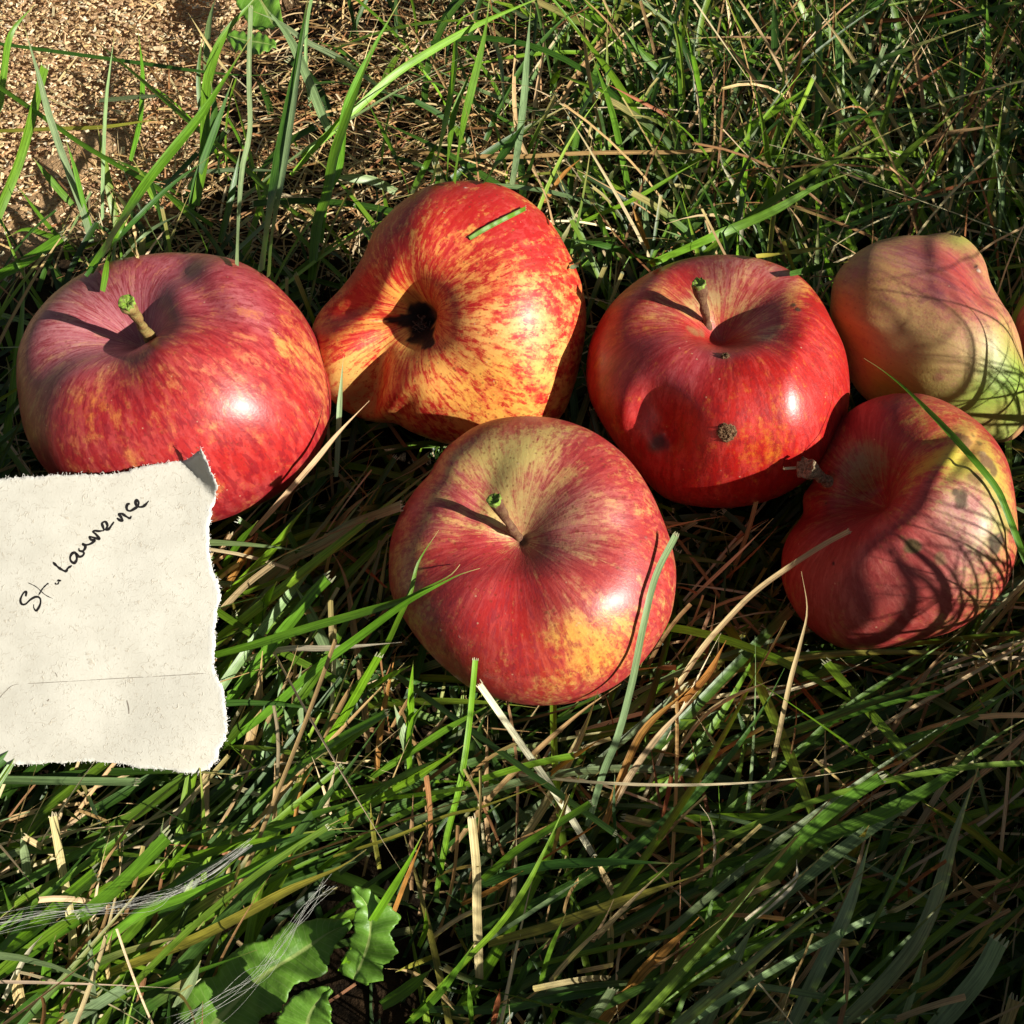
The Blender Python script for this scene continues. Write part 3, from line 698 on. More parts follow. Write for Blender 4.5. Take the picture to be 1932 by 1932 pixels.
rightish = sstep(330, 372, cv[:, 0]) * (1 - sstep(2, 9 + 3 * np.sin(cv[:, 1] / 17), edge_d)) + .7 * (1 - sstep(0, 3, edge_d))
base = on_card(np.array(150.), np.array(1450.)) 
note = thing('paper_note', base, 'torn cream paper note with a handwritten name, leaning on the large apple', 'note')
sheet = mesh_obj('paper_sheet', np.vstack([fr, bk]), [np.vstack([f1, f2]), np.array(side)], paper_material(), note, base, attrs={'edge': ('FLOAT', np.clip(np.tile(rightish, 2), 0, 1))})
# loose fibres on the torn edges
VV, FF = [], []; nn = 0
for _ in range(520):
    k = rng.integers(len(dense)); p = dense[k]
    if p[0] < -20: continue
    n2 = nrm_[k]
    if inside(dense, np.array([p[0] + n2[0] * 6]), np.array([p[1] + n2[1] * 6]))[0]: n2 = -n2
    L_ = rng.uniform(1.5, 4.5) ; an = rng.normal() * .8
    d2 = np.array([n2[0] * math.cos(an) - n2[1] * math.sin(an), n2[0] * math.sin(an) + n2[1] * math.cos(an)])
    pts = [p - n2 * 2, p + d2 * L_ * .5 + rng.normal(size=2) * .7, p + d2 * L_ + rng.normal(size=2) * 1.2]
    zc_ = card_disp(p[0], p[1]); W = np.array([on_card(np.array(a_[0]), np.array(a_[1]), zc_ + rng.normal() * .02) for a_ in pts])
    v, f, _t = tube(catmull(W, 5), .0045, 3, False); VV.append(v); FF += [tuple(x + nn for x in q_) for q_ in f]; nn += len(v)
M_fib = simple('paper_fibre', (.82, .79, .72), .8, 8, .1)
ff = mesh_obj('torn_edge_fibres', np.vstack(VV), np.array(FF), M_fib, sheet, base); ff['kind'] = 'stuff'
# handwriting
strokes = [
 ([(165, 1450), (170, 1385), (130, 1410), (95, 1490), (108, 1548), (160, 1552), (230, 1490), (300, 1455), (350, 1470), (362, 1525), (342, 1590), (303, 1640), (272, 1600), (270, 1555)], 20),
 ([(200, 1270), (300, 1320), (400, 1410), (460, 1450), (522, 1477)], 8),
 ([(465, 1272), (430, 1300), (385, 1350), (335, 1432)], 13),
 ([(555, 1265), (560, 1285), (590, 1280), (605, 1245), (625, 1238), (600, 1230), (575, 1250)], 13),
 ([(525, 992), (560, 1030), (620, 1080), (690, 1112), (720, 1072), (772, 1036)], 24),
 ([(835, 900), (812, 865), (772, 878), (748, 930), (762, 980), (805, 1002), (835, 950), (825, 880), (860, 915), (900, 912), (928, 878), (912, 850), (868, 838), (862, 803)], 24),
 ([(905, 850), (938, 815), (945, 775), (912, 748), (960, 760), (1020, 742), (1064, 700), (1020, 690), (1000, 652), (1050, 660), (1125, 678), (1085, 620), (1045, 585), (1070, 570), (1120, 575), (1190, 568)], 24),
 ([(1190, 568), (1175, 520), (1162, 470), (1205, 448), (1232, 500), (1212, 552), (1250, 545), (1290, 490), (1318, 448)], 23),
 ([(1355, 398), (1400, 430), (1432, 432), (1410, 385), (1380, 345), (1420, 340), (1460, 365), (1500, 390), (1530, 400), (1545, 368)], 24),
 ([(1525, 205), (1495, 212), (1480, 250), (1492, 290), (1530, 302), (1580, 275), (1625, 240), (1640, 190), (1615, 155), (1598, 180), (1610, 225), (1650, 248), (1710, 235), (1772, 165)], 25)]
VV, FF = [], []; nn = 0
for pts, w in strokes:
    P2 = np.array([(30.2 + .14073 * x, 921.4 + .14073 * y) for x, y in pts]); P2 = catmull(P2, len(pts) * 9)
    T = np.gradient(P2, axis=0); T /= np.linalg.norm(T, axis=1)[:, None] + 1e-9; Nn = np.stack([-T[:, 1], T[:, 0]], -1)
    tt = np.linspace(0, 1, len(P2)); hw = w * .14073 / 2 * 1.25 * (1.05 + .22 * np.sin(tt * 23 + w)) * (1 - .55 * sstep(.86, 1, tt)) * (.75 + .25 * sstep(0, .06, tt))
    for sgn in (-1, 1):
        Q2 = P2 + Nn * (hw * sgn)[:, None]; VV.append(on_card(Q2[:, 0], Q2[:, 1]) + nC * (card_disp(Q2[:, 0], Q2[:, 1]) + .020)[:, None])
    n = len(P2); FF += [(nn + i, nn + i + 1, nn + n + i + 1, nn + n + i) for i in range(n - 1)]; nn += 2 * n
M_ink = simple('black_ink', (.012, .010, .009), .5, 12, .3)
hw_ = mesh_obj('handwriting', np.vstack(VV), np.array(FF), M_ink, sheet, base)
# pencil line, the fold's crease shade painted as a grey strip, pulp flecks
def thin_line(name, pts, w, mat, n=40):
    P2 = catmull(np.array(pts, float), n); T = np.gradient(P2, axis=0); T /= np.linalg.norm(T, axis=1)[:, None] + 1e-9; Nn = np.stack([-T[:, 1], T[:, 0]], -1)
    V = []
    for sgn in (-1, 1):
        Q2 = P2 + Nn * w * sgn; V.append(on_card(Q2[:, 0], Q2[:, 1]) + nC * (card_disp(Q2[:, 0], Q2[:, 1]) + .018)[:, None])
    return np.vstack(V), [(i, i + 1, n + i + 1, n + i) for i in range(n - 1)]
M_pencil_fold = simple('pencil_and_fold_grey', (.30, .26, .21), .8, 9, .4)
V, F = thin_line('l', [(-60, 1330), (-10, 1325), (12, 1305), (32, 1291), (80, 1288), (200, 1281), (310, 1275), (390, 1270)], .55, M_pencil_fold, 120)
mesh_obj('pencil_and_fold_line', V, np.array(F), M_pencil_fold, sheet, base)
for (p, q2, w) in (((242, 1321), (246, 1346), 1.2), ((108, 1268), (112, 1277), .6), ((93, 1322), (96, 1318), 1.2)):
    V, F = thin_line('l', [p, ((p[0] + q2[0]) / 2 + 1, (p[1] + q2[1]) / 2), q2], w, M_pencil_fold, 10)
    mesh_obj('pulp_fleck', V, np.array(F), M_pencil_fold, sheet, base)
CARD_BVH = BVHTree.FromPolygons([tuple(x) for x in fr], [tuple(int(i) for i in f) for f in f1])

# ------------------------------------------------------------------ visibility maps used to keep grass out of the fruit
GM = 12.0; gn = int(2200 / GM)
DM = np.full((gn, gn), 1e9); DMA = DM.copy(); OX = -134
for iy in range(gn):
    for ix in range(gn):
        px, py = OX + (ix + .5) * GM, OX + (iy + .5) * GM
        d = ray(px, py); ln = np.linalg.norm(d); dv = Vector(d / ln); best = 1e9
        for a in APPLES:
            h = a.bvh.ray_cast(Vector(CAM), dv)
            if h[0] is not None: best = min(best, h[3] / ln)
        DMA[iy, ix] = best
        h = CARD_BVH.ray_cast(Vector(CAM), dv)
        if h[0] is not None: best = min(best, h[3] / ln)
        DM[iy, ix] = best
def dm(px, py):
    ix = np.clip(((px - OX) / GM).astype(int), 0, gn - 1); iy = np.clip(((py - OX) / GM).astype(int), 0, gn - 1)
    return DM[iy, ix]
def dma(px, py):
    ix = np.clip(((px - OX) / GM).astype(int), 0, gn - 1); iy = np.clip(((py - OX) / GM).astype(int), 0, gn - 1)
    return DMA[iy, ix]
su = np.cross(SUN, [0, 0, 1]); su /= np.linalg.norm(su); sv = np.cross(su, SUN)
def sunmap(Vs):
    m = {}
    for V in Vs:
        k = np.floor(V @ su / .3).astype(int) * 100000 + np.floor(V @ sv / .3).astype(int)
        d = V @ SUN
        o = np.argsort(d)
        for kk, dd in zip(k[o], d[o]): m[kk] = dd
    return m
SM = sunmap([a.V[::3] for a in (a1, a2, a3, a4)] + [fr])
def sun_blocks(P):
    k = np.floor(P @ su / .3).astype(int) * 100000 + np.floor(P @ sv / .3).astype(int); d = P @ SUN
    return sum(1 for kk, dd in zip(k, d) if kk in SM and dd > SM[kk] + .15)
SMCARD = sunmap([fr]); SM5 = sunmap([a5.V[::3]]); SM6 = sunmap([a6.V[::3]])
def hits(m, P):
    k = np.floor(P @ su / .3).astype(int) * 100000 + np.floor(P @ sv / .3).astype(int); d = P @ SUN
    return any(kk in m and dd > m[kk] + .15 for kk, dd in zip(k, d))
def card_blocks(P):
    k = np.floor(P @ su / .3).astype(int) * 100000 + np.floor(P @ sv / .3).astype(int); d = P @ SUN
    return sum(1 for kk, dd in zip(k, d) if kk in SMCARD and dd > SMCARD[kk] + .05)
def inside_apple(P, shrink=.92):
    for a in APPLES:
        if (((P - a.ctr) ** 2).sum(-1) < (a.R * shrink) ** 2).any(): return True
    return False

# ------------------------------------------------------------------ blades
class Blades:
    def __init__(s): s.V, s.F, s.C, s.U, s.n = [], [], [], [], 0
    def add(s, P, W, up, fold, col, tip=None, tipcol=None, blunt=False, r=None, basecol=None):
        """P (n,3) path in cm; W half width; up: rough face normal; fold: keel depth factor"""
        n = len(P); r = random.random() if r is None else r
        T = np.gradient(P, axis=0); T /= np.linalg.norm(T, axis=1)[:, None] + 1e-12
        sd = np.cross(T, up); sd /= np.linalg.norm(sd, axis=1)[:, None] + 1e-9
        nm = np.cross(sd, T)
        t = np.linspace(0, 1, n)
        W = np.broadcast_to(W, (n,))
        cols = np.tile(np.array(col, float), (n, 1))
        if tipcol is not None: cols = cols + (np.array(tipcol) - cols) * sstep(1 - (tip or .3), 1, t)[:, None]
        if basecol is not None: cols = cols + (np.array(basecol) - cols) * (1 - sstep(0, .25, t))[:, None]
        L = P - sd * W[:, None]; R = P + sd * W[:, None]; M = P - nm * (W * fold)[:, None]
        s.V.append(np.concatenate([L, M, R])); ar = np.concatenate([[0], np.cumsum(np.linalg.norm(np.diff(P, axis=0), axis=1))])
        for k, x in enumerate((-1, 0, 1)):
            s.U.append(np.stack([np.full(n, float(x)), ar, np.full(n, r)], -1))
            s.C.append(cols * (1.0 if k != 1 else 1.12))
        b = s.n; i = np.arange(n - 1)
        s.F.append(np.stack([b + i, b + n + i, b + n + i + 1, b + i + 1], -1)); s.F.append(np.stack([b + n + i, b + 2 * n + i, b + 2 * n + i + 1, b + n + i + 1], -1))
        s.n += 3 * n
        if blunt:                                # mown, frayed end
            c = np.array([.50, .52, .30]) if blunt is True else np.array(blunt)
            for k in range(4):
                x = -0.9 + 1.8 * k / 3 + random.uniform(-.1, .1)
                p0 = P[-1] + sd[-1] * W[-1] * x; dr = T[-1] + sd[-1] * random.uniform(-.25, .25) + nm[-1] * random.uniform(-.2, .2)
                L_ = random.uniform(.3, 1.5) * W[-1]; hw = W[-1] * .22
                Vt = np.array([p0 - sd[-1] * hw - T[-1] * .01, p0 + sd[-1] * hw - T[-1] * .01, p0 + dr * L_ + sd[-1] * hw * .3, p0 + dr * L_ - sd[-1] * hw * .3])
                s.V.append(Vt); s.U.append(np.tile([x, ar[-1], r], (4, 1))); s.C.append(np.array([c * .8, c * .8, c, c])); s.F.append(np.array([[s.n, s.n + 1, s.n + 2, s.n + 3]])); s.n += 4
    def build(s, name, mat, base=(0, 0, 0), parent=None):
        return mesh_obj(name, np.concatenate(s.V), np.concatenate(s.F), mat, parent, base,
                        attrs={'col': ('FLOAT_COLOR', np.clip(np.concatenate(s.C), 0, 1)), 'suv': ('FLOAT_VECTOR', np.concatenate(s.U))})
GREENS = [(.095, .195, .010), (.055, .135, .012), (.14, .26, .012), (.065, .145, .022), (.19, .31, .02), (.035, .09, .008), (.12, .235, .008), (.18, .27, .10)]
TANS = [(.50, .33, .15), (.42, .25, .10), (.56, .42, .22), (.34, .19, .08), (.60, .48, .28), (.28, .13, .05)]
def jcol(c, a=.18):
    k = random.uniform(1 - a, 1 + a); return tuple(x * k * random.uniform(.93, 1.07) for x in c)
grass, dry = Blades(), Blades()
KIND = {'g': (.10, .225, .012), 'd': (.045, .12, .014), 'b': (.17, .34, .012), 'p': (.24, .33, .15), 'y': (.30, .28, .035), 's': (.55, .41, .20), 't': (.42, .26, .11), 'o': (.46, .21, .045), 'r': (.26, .095, .035), 'w': (.76, .66, .44)}

SMC = None
def traced(pts, w, kind, z=(.6, 2.0), into=None, lift=.16, end='point', roll=None, n=None, hidden_ok=True, fold=None):
    """a blade measured in the photo: pts on the PW grid from root to tip, w full width, z height at both ends"""
    P2 = np.array(pts, float)
    P2 = catmull(P2, n or max(8, 4 * len(pts)))
    m = len(P2); zz = np.linspace(z[0], z[1], m) if len(z) == 2 else np.interp(np.linspace(0, 1, m), np.linspace(0, 1, len(z)), z)
    t = (zz - CAM[2]) / ray(P2[:, 0], P2[:, 1])[:, 2]
    lim = np.minimum.reduce([dma(P2[:, 0] + ox, P2[:, 1] + oy) for ox, oy in ((0, 0), (10, 0), (-10, 0), (0, 10), (0, -10))])
    if lift is not None:
        dl = np.minimum(0, (lim - lift) - t)
        if dl.min() < -1e-6:                     # ease the whole blade forward smoothly over the fruit
            idx = np.arange(m); env = np.zeros(m)
            for i in range(m):
                if dl[i] < 0: env = np.minimum(env, dl[i] * np.exp(-((idx - i) / (m * .16)) ** 2))
            t = t + env
    if into is None:                            # slide behind the paper note
        cd = dm(P2[:, 0], P2[:, 1]); t = np.where((cd < dma(P2[:, 0], P2[:, 1]) - .01) & (cd < 1e8), np.maximum(t, cd + .25), t)
    P = at_depth(P2[:, 0], P2[:, 1], t)
    if into is None and card_blocks(P) > 0:
        return P
    tt = np.linspace(0, 1, m)
    hw = w / FPX * t / 2
    if end == 'point': hw = hw * (1 - sstep(.55, 1, tt) * .93) * (.8 + .2 * sstep(0, .2, tt))
    elif end == 'cut': hw = hw * (.85 + .15 * sstep(0, .3, tt)) * (1 - .12 * tt)
    col = KIND[kind] if isinstance(kind, str) else kind
    rl = random.uniform(-.5, .5) if roll is None else roll
    V = (CAM - P); V /= np.linalg.norm(V, axis=1)[:, None]
    T = np.gradient(P, axis=0); T /= np.linalg.norm(T, axis=1)[:, None]
    sdv = np.cross(T, V); sdv /= np.linalg.norm(sdv, axis=1)[:, None]
    up = V * math.cos(rl) + sdv * math.sin(rl); hw = hw / max(.6, math.cos(rl))
    b = into if into is not None else (dry if (kind in 'storw') else grass)
    green = kind in 'gdbpy'
    b.add(P, hw, up, fold if fold is not None else (.28 if green else .5), jcol(col, .12), tip=.12 if green else .2,
          tipcol=(.42, .34, .12) if green and end == 'point' else None, blunt=(True if (end == 'cut' and green) else ((.6, .5, .3) if end == 'cut' else False)))
    return P

def crop(k, ox, oy): return lambda pts: [(ox + k * x, oy + k * y) for x, y in pts]
cA = crop(.3518, 0, 0); cB = crop(.3518, 604, 0); cC = crop(.355, 1246, 0); cD = crop(.3323, 0, 1403.3); cE = crop(.3354, 642, 1284); cF = crop(.3746, 1284, 1208.4); cG = crop(.27365, 377.6, 981.9)
LO, MI, HI = (1.0, 2.2), (1.4, 3.2), (1.6, 4.0)
TR = [
 # top left
 (cA, [(1050, 1100), (1095, 830), (1100, 600), (1120, 400), (1200, 190), (1360, 0), (1420, -80)], 18, 'g', HI), (cA, [(480, 1460), (640, 1200), (800, 960), (1050, 650), (1180, 460), (1345, 200)], 17, 'g', HI),
 (cA, [(1640, 1180), (1480, 1060), (1300, 890), (1050, 680), (750, 420), (430, 150)], 10, 'g', MI), (cA, [(490, 1300), (440, 1120), (360, 900), (270, 640), (200, 380), (120, 110)], 13, 'p', HI),
 (cA, [(1140, 1210), (950, 1080), (800, 980), (620, 880), (420, 760), (250, 640), (0, 470), (-120, 400)], 10, 'g', MI, 'cut'), (cA, [(-40, 640), (0, 560), (20, 400), (60, 180), (190, 20)], 12, 'g', MI),
 (cA, [(-40, 1250), (0, 1130), (110, 850), (190, 560), (240, 360)], 17, 'g', MI, 'cut'), (cA, [(-60, 225), (0, 235), (400, 290), (800, 345), (1100, 385), (1350, 405), (1550, 380)], 7, 'd', LO),
 (cA, [(550, 1180), (550, 1000), (565, 600), (585, 400), (620, 150)], 7, 'p', MI), (cA, [(700, 860), (750, 650), (765, 400), (740, 160)], 9, 'g', LO),
 (cA, [(1270, 1420), (1280, 1150), (1300, 900), (1340, 700), (1335, 400), (1345, 40)], 10, 'p', HI, 'cut'), (cA, [(1400, 1450), (1450, 1100), (1500, 800), (1580, 400), (1650, 0), (1660, -60)], 17, 'd', HI),
 (cA, [(1440, 1480), (1460, 1250), (1530, 850), (1600, 380), (1655, 0)], 12, 'p', HI), (cA, [(1780, 720), (1740, 650), (1650, 420), (1550, 200), (1440, 60), (1400, 0)], 17, 'p', MI),
 (cA, [(1930, 390), (1800, 300), (1640, 220), (1500, 120), (1360, 60)], 10, 'p', LO), (cA, [(1670, 1500), (1700, 1200), (1750, 1050), (1800, 800), (1930, 440), (2000, 250)], 19, 'g', HI),
 (cA, [(-50, 705), (300, 690), (560, 680), (780, 650), (950, 635)], 7, 'y', LO), (cA, [(390, 1100), (300, 1000), (180, 850)], 13, 'g', LO), (cA, [(500, 1270), (450, 1100), (400, 900), (350, 740)], 9, 'g', MI),
 (cA, [(-40, 1500), (150, 1390), (330, 1270)], 19, 'g', LO, 'cut'), (cA, [(1370, 640), (1300, 520), (1090, 330), (870, 130)], 5, 't', LO), (cA, [(1230, 400), (1150, 290), (1010, 70)], 5, 's', LO), (cA, [(870, 1340), (720, 1050), (640, 850)], 5, 'p', LO),
 (cA, [(1560, 940), (1720, 760), (1860, 600), (1950, 480)], 9, 'b', MI), (cA, [(530, 540), (740, 520), (940, 510)], 8, 'p', LO), (cA, [(460, 1480), (620, 1290), (900, 1010), (1140, 830)], 9, 'd', MI), (cA, [(740, 1380), (710, 1160)], 8, 's', LO),
 (cA, [(740, 1380), (670, 1270)], 8, 's', LO), (cA, [(650, 1390), (800, 1240), (980, 1140)], 6, 'p', MI), (cA, [(1100, 850), (1150, 600), (1130, 430)], 13, 'd', MI), (cA, [(430, 1400), (250, 1200), (80, 980)], 8, 'g', LO),
 (cA, [(420, 1380), (340, 1300), (150, 1230), (40, 1270)], 10, 'g', LO), (cA, [(820, 1000), (1000, 940), (1250, 910), (1600, 920)], 8, 'p', LO), (cA, [(1180, 1300), (1230, 1100), (1290, 800)], 12, 'd', MI), (cA, [(1110, 1340), (1030, 1180), (880, 1040)], 9, 'g', LO),
 (cA, [(1020, 1150), (1060, 950), (1180, 620), (1250, 420)], 13, 'd', MI), (cA, [(550, 1560), (600, 1320), (700, 1150)], 12, 'g', MI),
 # top middle
 (cB, [(-100, 840), (0, 760), (200, 580), (400, 400), (600, 270), (850, 130), (1150, 0), (1260, -50)], 14, 'b', HI), (cB, [(720, 970), (760, 700), (820, 450), (880, 200), (910, -20)], 15, 'g', HI), (cB, [(0, 1300), (30, 1050), (100, 900), (130, 620), (200, 430), (300, 230), (430, 0)], 15, 'g', HI),
 (cB, [(1030, 990), (1060, 800), (1090, 560), (1110, 300), (1130, 30)], 13, 'p', MI), (cB, [(880, 975), (1000, 800), (1110, 640)], 15, 'd', MI), (cB, [(680, 960), (690, 800), (720, 600), (780, 450), (830, 330)], 11, 'g', MI), (cB, [(600, 980), (640, 800), (690, 560), (720, 350), (740, 130), (830, 60), (900, 40)], 12, 'b', MI),
 (cB, [(1250, 1200), (1210, 1050), (1130, 880), (1060, 720), (1040, 500), (1045, 300), (1050, 60)], 9, 's', LO), (cB, [(700, 520), (650, 420), (560, 260), (420, 40)], 6, 't', MI), (cB, [(380, 800), (700, 830), (1050, 840), (1450, 820), (1932, 815), (2140, 800)], 8, 't', (1.5, 2.4), 'cut'),
 (cB, [(410, 1030), (280, 970), (120, 950), (40, 930)], 17, 'p', LO), (cB, [(475, 1030), (430, 900), (350, 730), (240, 520)], 8, 'g', MI), (cB, [(1130, 720), (1160, 500), (1200, 250), (1190, 60)], 7, 's', LO), (cB, [(1280, 570), (1380, 400), (1540, 180), (1590, 0)], 12, 't', LO),
 (cB, [(1540, 800), (1460, 500), (1420, 230), (1420, 0)], 8, 't', MI), (cB, [(1350, 1215), (1500, 1150), (1700, 1060), (1932, 920), (2040, 860)], 8, 'b', MI), (cB, [(1830, 1400), (1700, 1370), (1500, 1310), (1270, 1270)], 12, 'd', MI), (cB, [(1670, 1100), (1600, 750), (1550, 550), (1450, 270)], 12, 'g', MI),
 (cB, [(1765, 1350), (1670, 1090)], 9, 'o', LO), (cB, [(1350, 1440), (1440, 1340), (1480, 1290)], 13, 'p', LO), (cB, [(1930, 470), (1740, 300), (1610, 130)], 11, 'g', MI), (cB, [(1932, 660), (1750, 560), (1540, 450)], 6, 'r', MI), (cB, [(500, 1010), (560, 900), (640, 740)], 11, 'g', MI),
 (cB, [(1640, 110), (1700, 50), (1760, -30)], 14, 'b', LO), (cB, [(1280, 130), (1240, 20)], 10, 'g', LO), (cB, [(1600, 1400), (1500, 1180), (1460, 1000)], 10, 'g', LO), (cB, [(0, 270), (150, 350), (350, 490), (440, 580)], 8, 'p', LO), (cB, [(1200, 1090), (1300, 940), (1400, 850)], 8, 'o', LO),
 (cB, [(1240, 580), (1400, 570), (1600, 600), (1800, 650)], 9, 'd', LO), (cB, [(1240, 450), (1290, 370)], 12, 'b', LO), (cB, [(1820, 620), (1700, 700), (1600, 790)], 9, 'p', LO),
 # top right
 (cC, [(-60, 1405), (0, 1380), (300, 1250), (600, 1120), (850, 980), (1040, 910)], 17, 'g', HI), (cC, [(720, 1300), (900, 1190), (1150, 1080), (1330, 1010), (1440, 880), (1530, 690)], 8, 'b', MI), (cC, [(510, 1362), (700, 1340), (920, 1310)], 10, 'y', MI), (cC, [(690, 1455), (850, 1420), (1000, 1390)], 12, 'd', MI),
 (cC, [(1760, 1000), (1745, 700), (1745, 400), (1735, 0), (1735, -60)], 14, 'g', HI), (cC, [(430, 1050), (600, 690), (720, 400), (750, 250), (770, 0)], 9, 'o', MI), (cC, [(1130, 1190), (1080, 1100), (880, 880), (600, 550), (350, 230), (160, 40)], 7, 't', MI), (cC, [(1310, 770), (1190, 560), (1100, 430), (960, 220), (800, 10)], 7, 's', HI),
 (cC, [(1150, 850), (1000, 680), (850, 480), (750, 340)], 11, 's', MI), (cC, [(1030, 680), (1070, 580), (1120, 430), (1190, 250)], 10, 'p', HI, 'cut'), (cC, [(850, 940), (1000, 730), (1190, 570), (1400, 420), (1710, 200)], 8, 'r', MI), (cC, [(1405, 690), (1390, 500), (1350, 270), (1300, 0)], 8, 't', MI), (cC, [(900, 95), (1150, 110), (1400, 90), (1680, 30)], 7, 'r', MI),
 (cC, [(1200, 190), (1350, 100), (1540, 0)], 9, 't', MI), (cC, [(110, 600), (100, 330), (110, 50)], 13, 'g', MI), (cC, [(245, 720), (220, 560), (180, 330), (130, 130)], 10, 'b', MI), (cC, [(320, 780), (480, 670), (650, 560), (800, 450)], 13, 'b', MI), (cC, [(0, 980), (150, 880), (280, 810)], 10, 'g', MI), (cC, [(0, 1290), (150, 1150), (250, 1000), (330, 870)], 8, 'g', MI),
 (cC, [(430, 1300), (430, 1150), (400, 1000), (330, 880), (320, 800)], 8, 'w', MI), (cC, [(310, 800), (370, 770), (430, 740)], 7, 't', MI), (cC, [(1500, 800), (1620, 600), (1720, 400), (1800, 250), (1890, 0)], 9, 'o', HI), (cC, [(1830, 900), (1840, 600), (1840, 250)], 10, 'd', MI), (cC, [(1240, 830), (1170, 650), (1080, 500), (960, 350)], 11, 'p', MI),
 (cC, [(1000, 1050), (1200, 880), (1450, 730), (1700, 680), (1930, 640)], 8, 't', MI), (cC, [(1150, 1120), (1400, 1040), (1700, 960), (1932, 920)], 6, 'r', MI), (cC, [(840, 290), (950, 190), (1090, 10)], 9, 'p', MI), (cC, [(600, 380), (610, 200), (600, 0)], 15, 'd', MI), (cC, [(960, 650), (960, 400), (930, 60)], 17, 'd', MI),
 (cC, [(520, 340), (480, 290), (400, 130)], 9, 't', LO), (cC, [(640, 440), (570, 200), (510, 10)], 8, 'r', LO), (cC, [(1550, 640), (1600, 400), (1580, 200)], 8, 't', LO), (cC, [(1620, 1250), (1650, 900), (1700, 500)], 8, 'r', LO), (cC, [(1932, 420), (1800, 300), (1650, 250)], 8, 'r', LO), (cC, [(730, 1000), (800, 700), (820, 400), (790, 20)], 8, 't', LO),
 (cC, [(1920, 1050), (1850, 1000), (1780, 850)], 9, 's', LO), (cC, [(390, 700), (560, 600), (640, 560)], 9, 't', LO), (cC, [(110, 760), (200, 600), (340, 340)], 8, 't', LO), (cC, [(400, 540), (380, 480), (410, 400)], 9, 's', LO),
 # lower left
 (cD, [(250, 1440), (400, 1240), (640, 1040), (880, 800), (1100, 600), (1280, 430), (1600, 220), (1932, 20), (2060, -60)], 17, 'g', HI), (cD, [(280, 1440), (500, 1200), (800, 970), (1100, 850), (1400, 720), (1600, 600), (1932, 430)], 17, 'g', MI), (cD, [(-80, 1020), (0, 1000), (280, 890), (560, 780), (900, 590), (1260, 360), (1550, 170), (1800, 0), (1960, -120)], 14, 'p', HI),
 (cD, [(540, 1140), (720, 880), (880, 660), (1000, 450), (1180, 200), (1330, 0), (1480, -160)], 7, 'p', HI), (cD, [(-60, 1340), (0, 1300), (300, 1080), (500, 950), (700, 780), (950, 530)], 28, 'g', MI, 'cut'), (cD, [(-60, 1230), (0, 1190), (200, 1040), (350, 900), (540, 740)], 28, 'b', MI, 'cut'), (cD, [(740, 680), (800, 560), (900, 330), (980, 150), (1010, 60)], 25, 'g', LO),
 (cD, [(-40, 400), (150, 270), (330, 110)], 26, 'g', LO), (cD, [(380, 620), (430, 300), (455, 80)], 15, 'g', LO), (cD, [(170, 820), (150, 700), (120, 480)], 17, 'p', LO), (cD, [(-40, 680), (0, 640), (120, 500), (240, 370)], 19, 'b', MI), (cD, [(470, 720), (500, 500), (530, 280), (470, 110)], 11, 't', LO), (cD, [(600, 560), (610, 350), (630, 100)], 9, 't', LO),
 (cD, [(750, 660), (740, 480), (790, 330), (840, 120)], 10, 'y', LO), (cD, [(620, 1300), (850, 1210), (1100, 1110), (1400, 960), (1640, 830), (1932, 700), (2080, 600)], 19, 'y', MI), (cD, [(1220, 590), (1450, 520), (1700, 430), (1932, 350), (2040, 310)], 17, 'g', MI), (cD, [(900, 980), (1200, 800), (1500, 700), (1780, 600)], 17, 'd', MI),
 (cD, [(500, 1500), (800, 1400), (1100, 1300), (1460, 1170)], 10, 'g', LO), (cD, [(330, 1591), (500, 1510), (700, 1390)], 24, 'p', LO, 'cut'), (cD, [(330, 610), (180, 420), (0, 180)], 5, 'w', MI), (cD, [(330, 640), (140, 530)], 12, 's', LO, 'cut'), (cD, [(1000, 1500), (1070, 1380), (1140, 1230)], 20, 'p', LO), (cD, [(240, 1540), (270, 1240), (320, 1080)], 17, 'g', LO),
 (cD, [(30, 1480), (250, 1400), (490, 1350)], 10, 'g', LO), (cD, [(600, 1300), (900, 1180), (1300, 1000), (1620, 860)], 15, 'd', LO), (cD, [(620, 1340), (610, 1200), (640, 1060)], 11, 's', LO), (cD, [(540, 1600), (520, 1300), (500, 1000)], 12, 'p', LO), (cD, [(130, 1520), (100, 1400), (110, 1300)], 20, 's', LO), (cD, [(20, 1450), (150, 1200), (240, 1090)], 10, 'w', MI),
 (cD, [(1370, 330), (1420, 150), (1410, -20)], 20, 's', LO), (cD, [(1260, 420), (1270, 200), (1270, 0)], 9, 's', LO), (cD, [(1550, 700), (1560, 400), (1560, 100)], 9, 't', LO), (cD, [(1640, 700), (1700, 300), (1790, 120)], 8, 'o', LO), (cD, [(1290, 900), (1300, 650), (1320, 500)], 8, 's', LO), (cD, [(-40, 1600), (150, 1540), (350, 1560)], 16, 'd', LO),
 (cD, [(890, 780), (900, 600), (930, 420)], 9, 'p', LO), (cD, [(920, 770), (980, 680), (1090, 540)], 9, 'b', MI), (cD, [(230, 360), (210, 300), (270, 230)], 8, 't', LO), (cD, [(1470, 680), (1200, 600), (950, 570)], 9, 'r', LO),
 # bottom centre
 (cE, [(620, 960), (850, 650), (1100, 400), (1350, 180), (1580, 20)], 10, 't', MI), (cE, [(1010, 920), (1150, 700), (1250, 520), (1380, 250), (1450, 60)], 16, 's', LO), (cE, [(0, 790), (250, 650), (480, 510), (700, 360)], 15, 'b', MI), (cE, [(150, 560), (400, 400), (620, 260), (890, 110)], 13, 'g', MI),
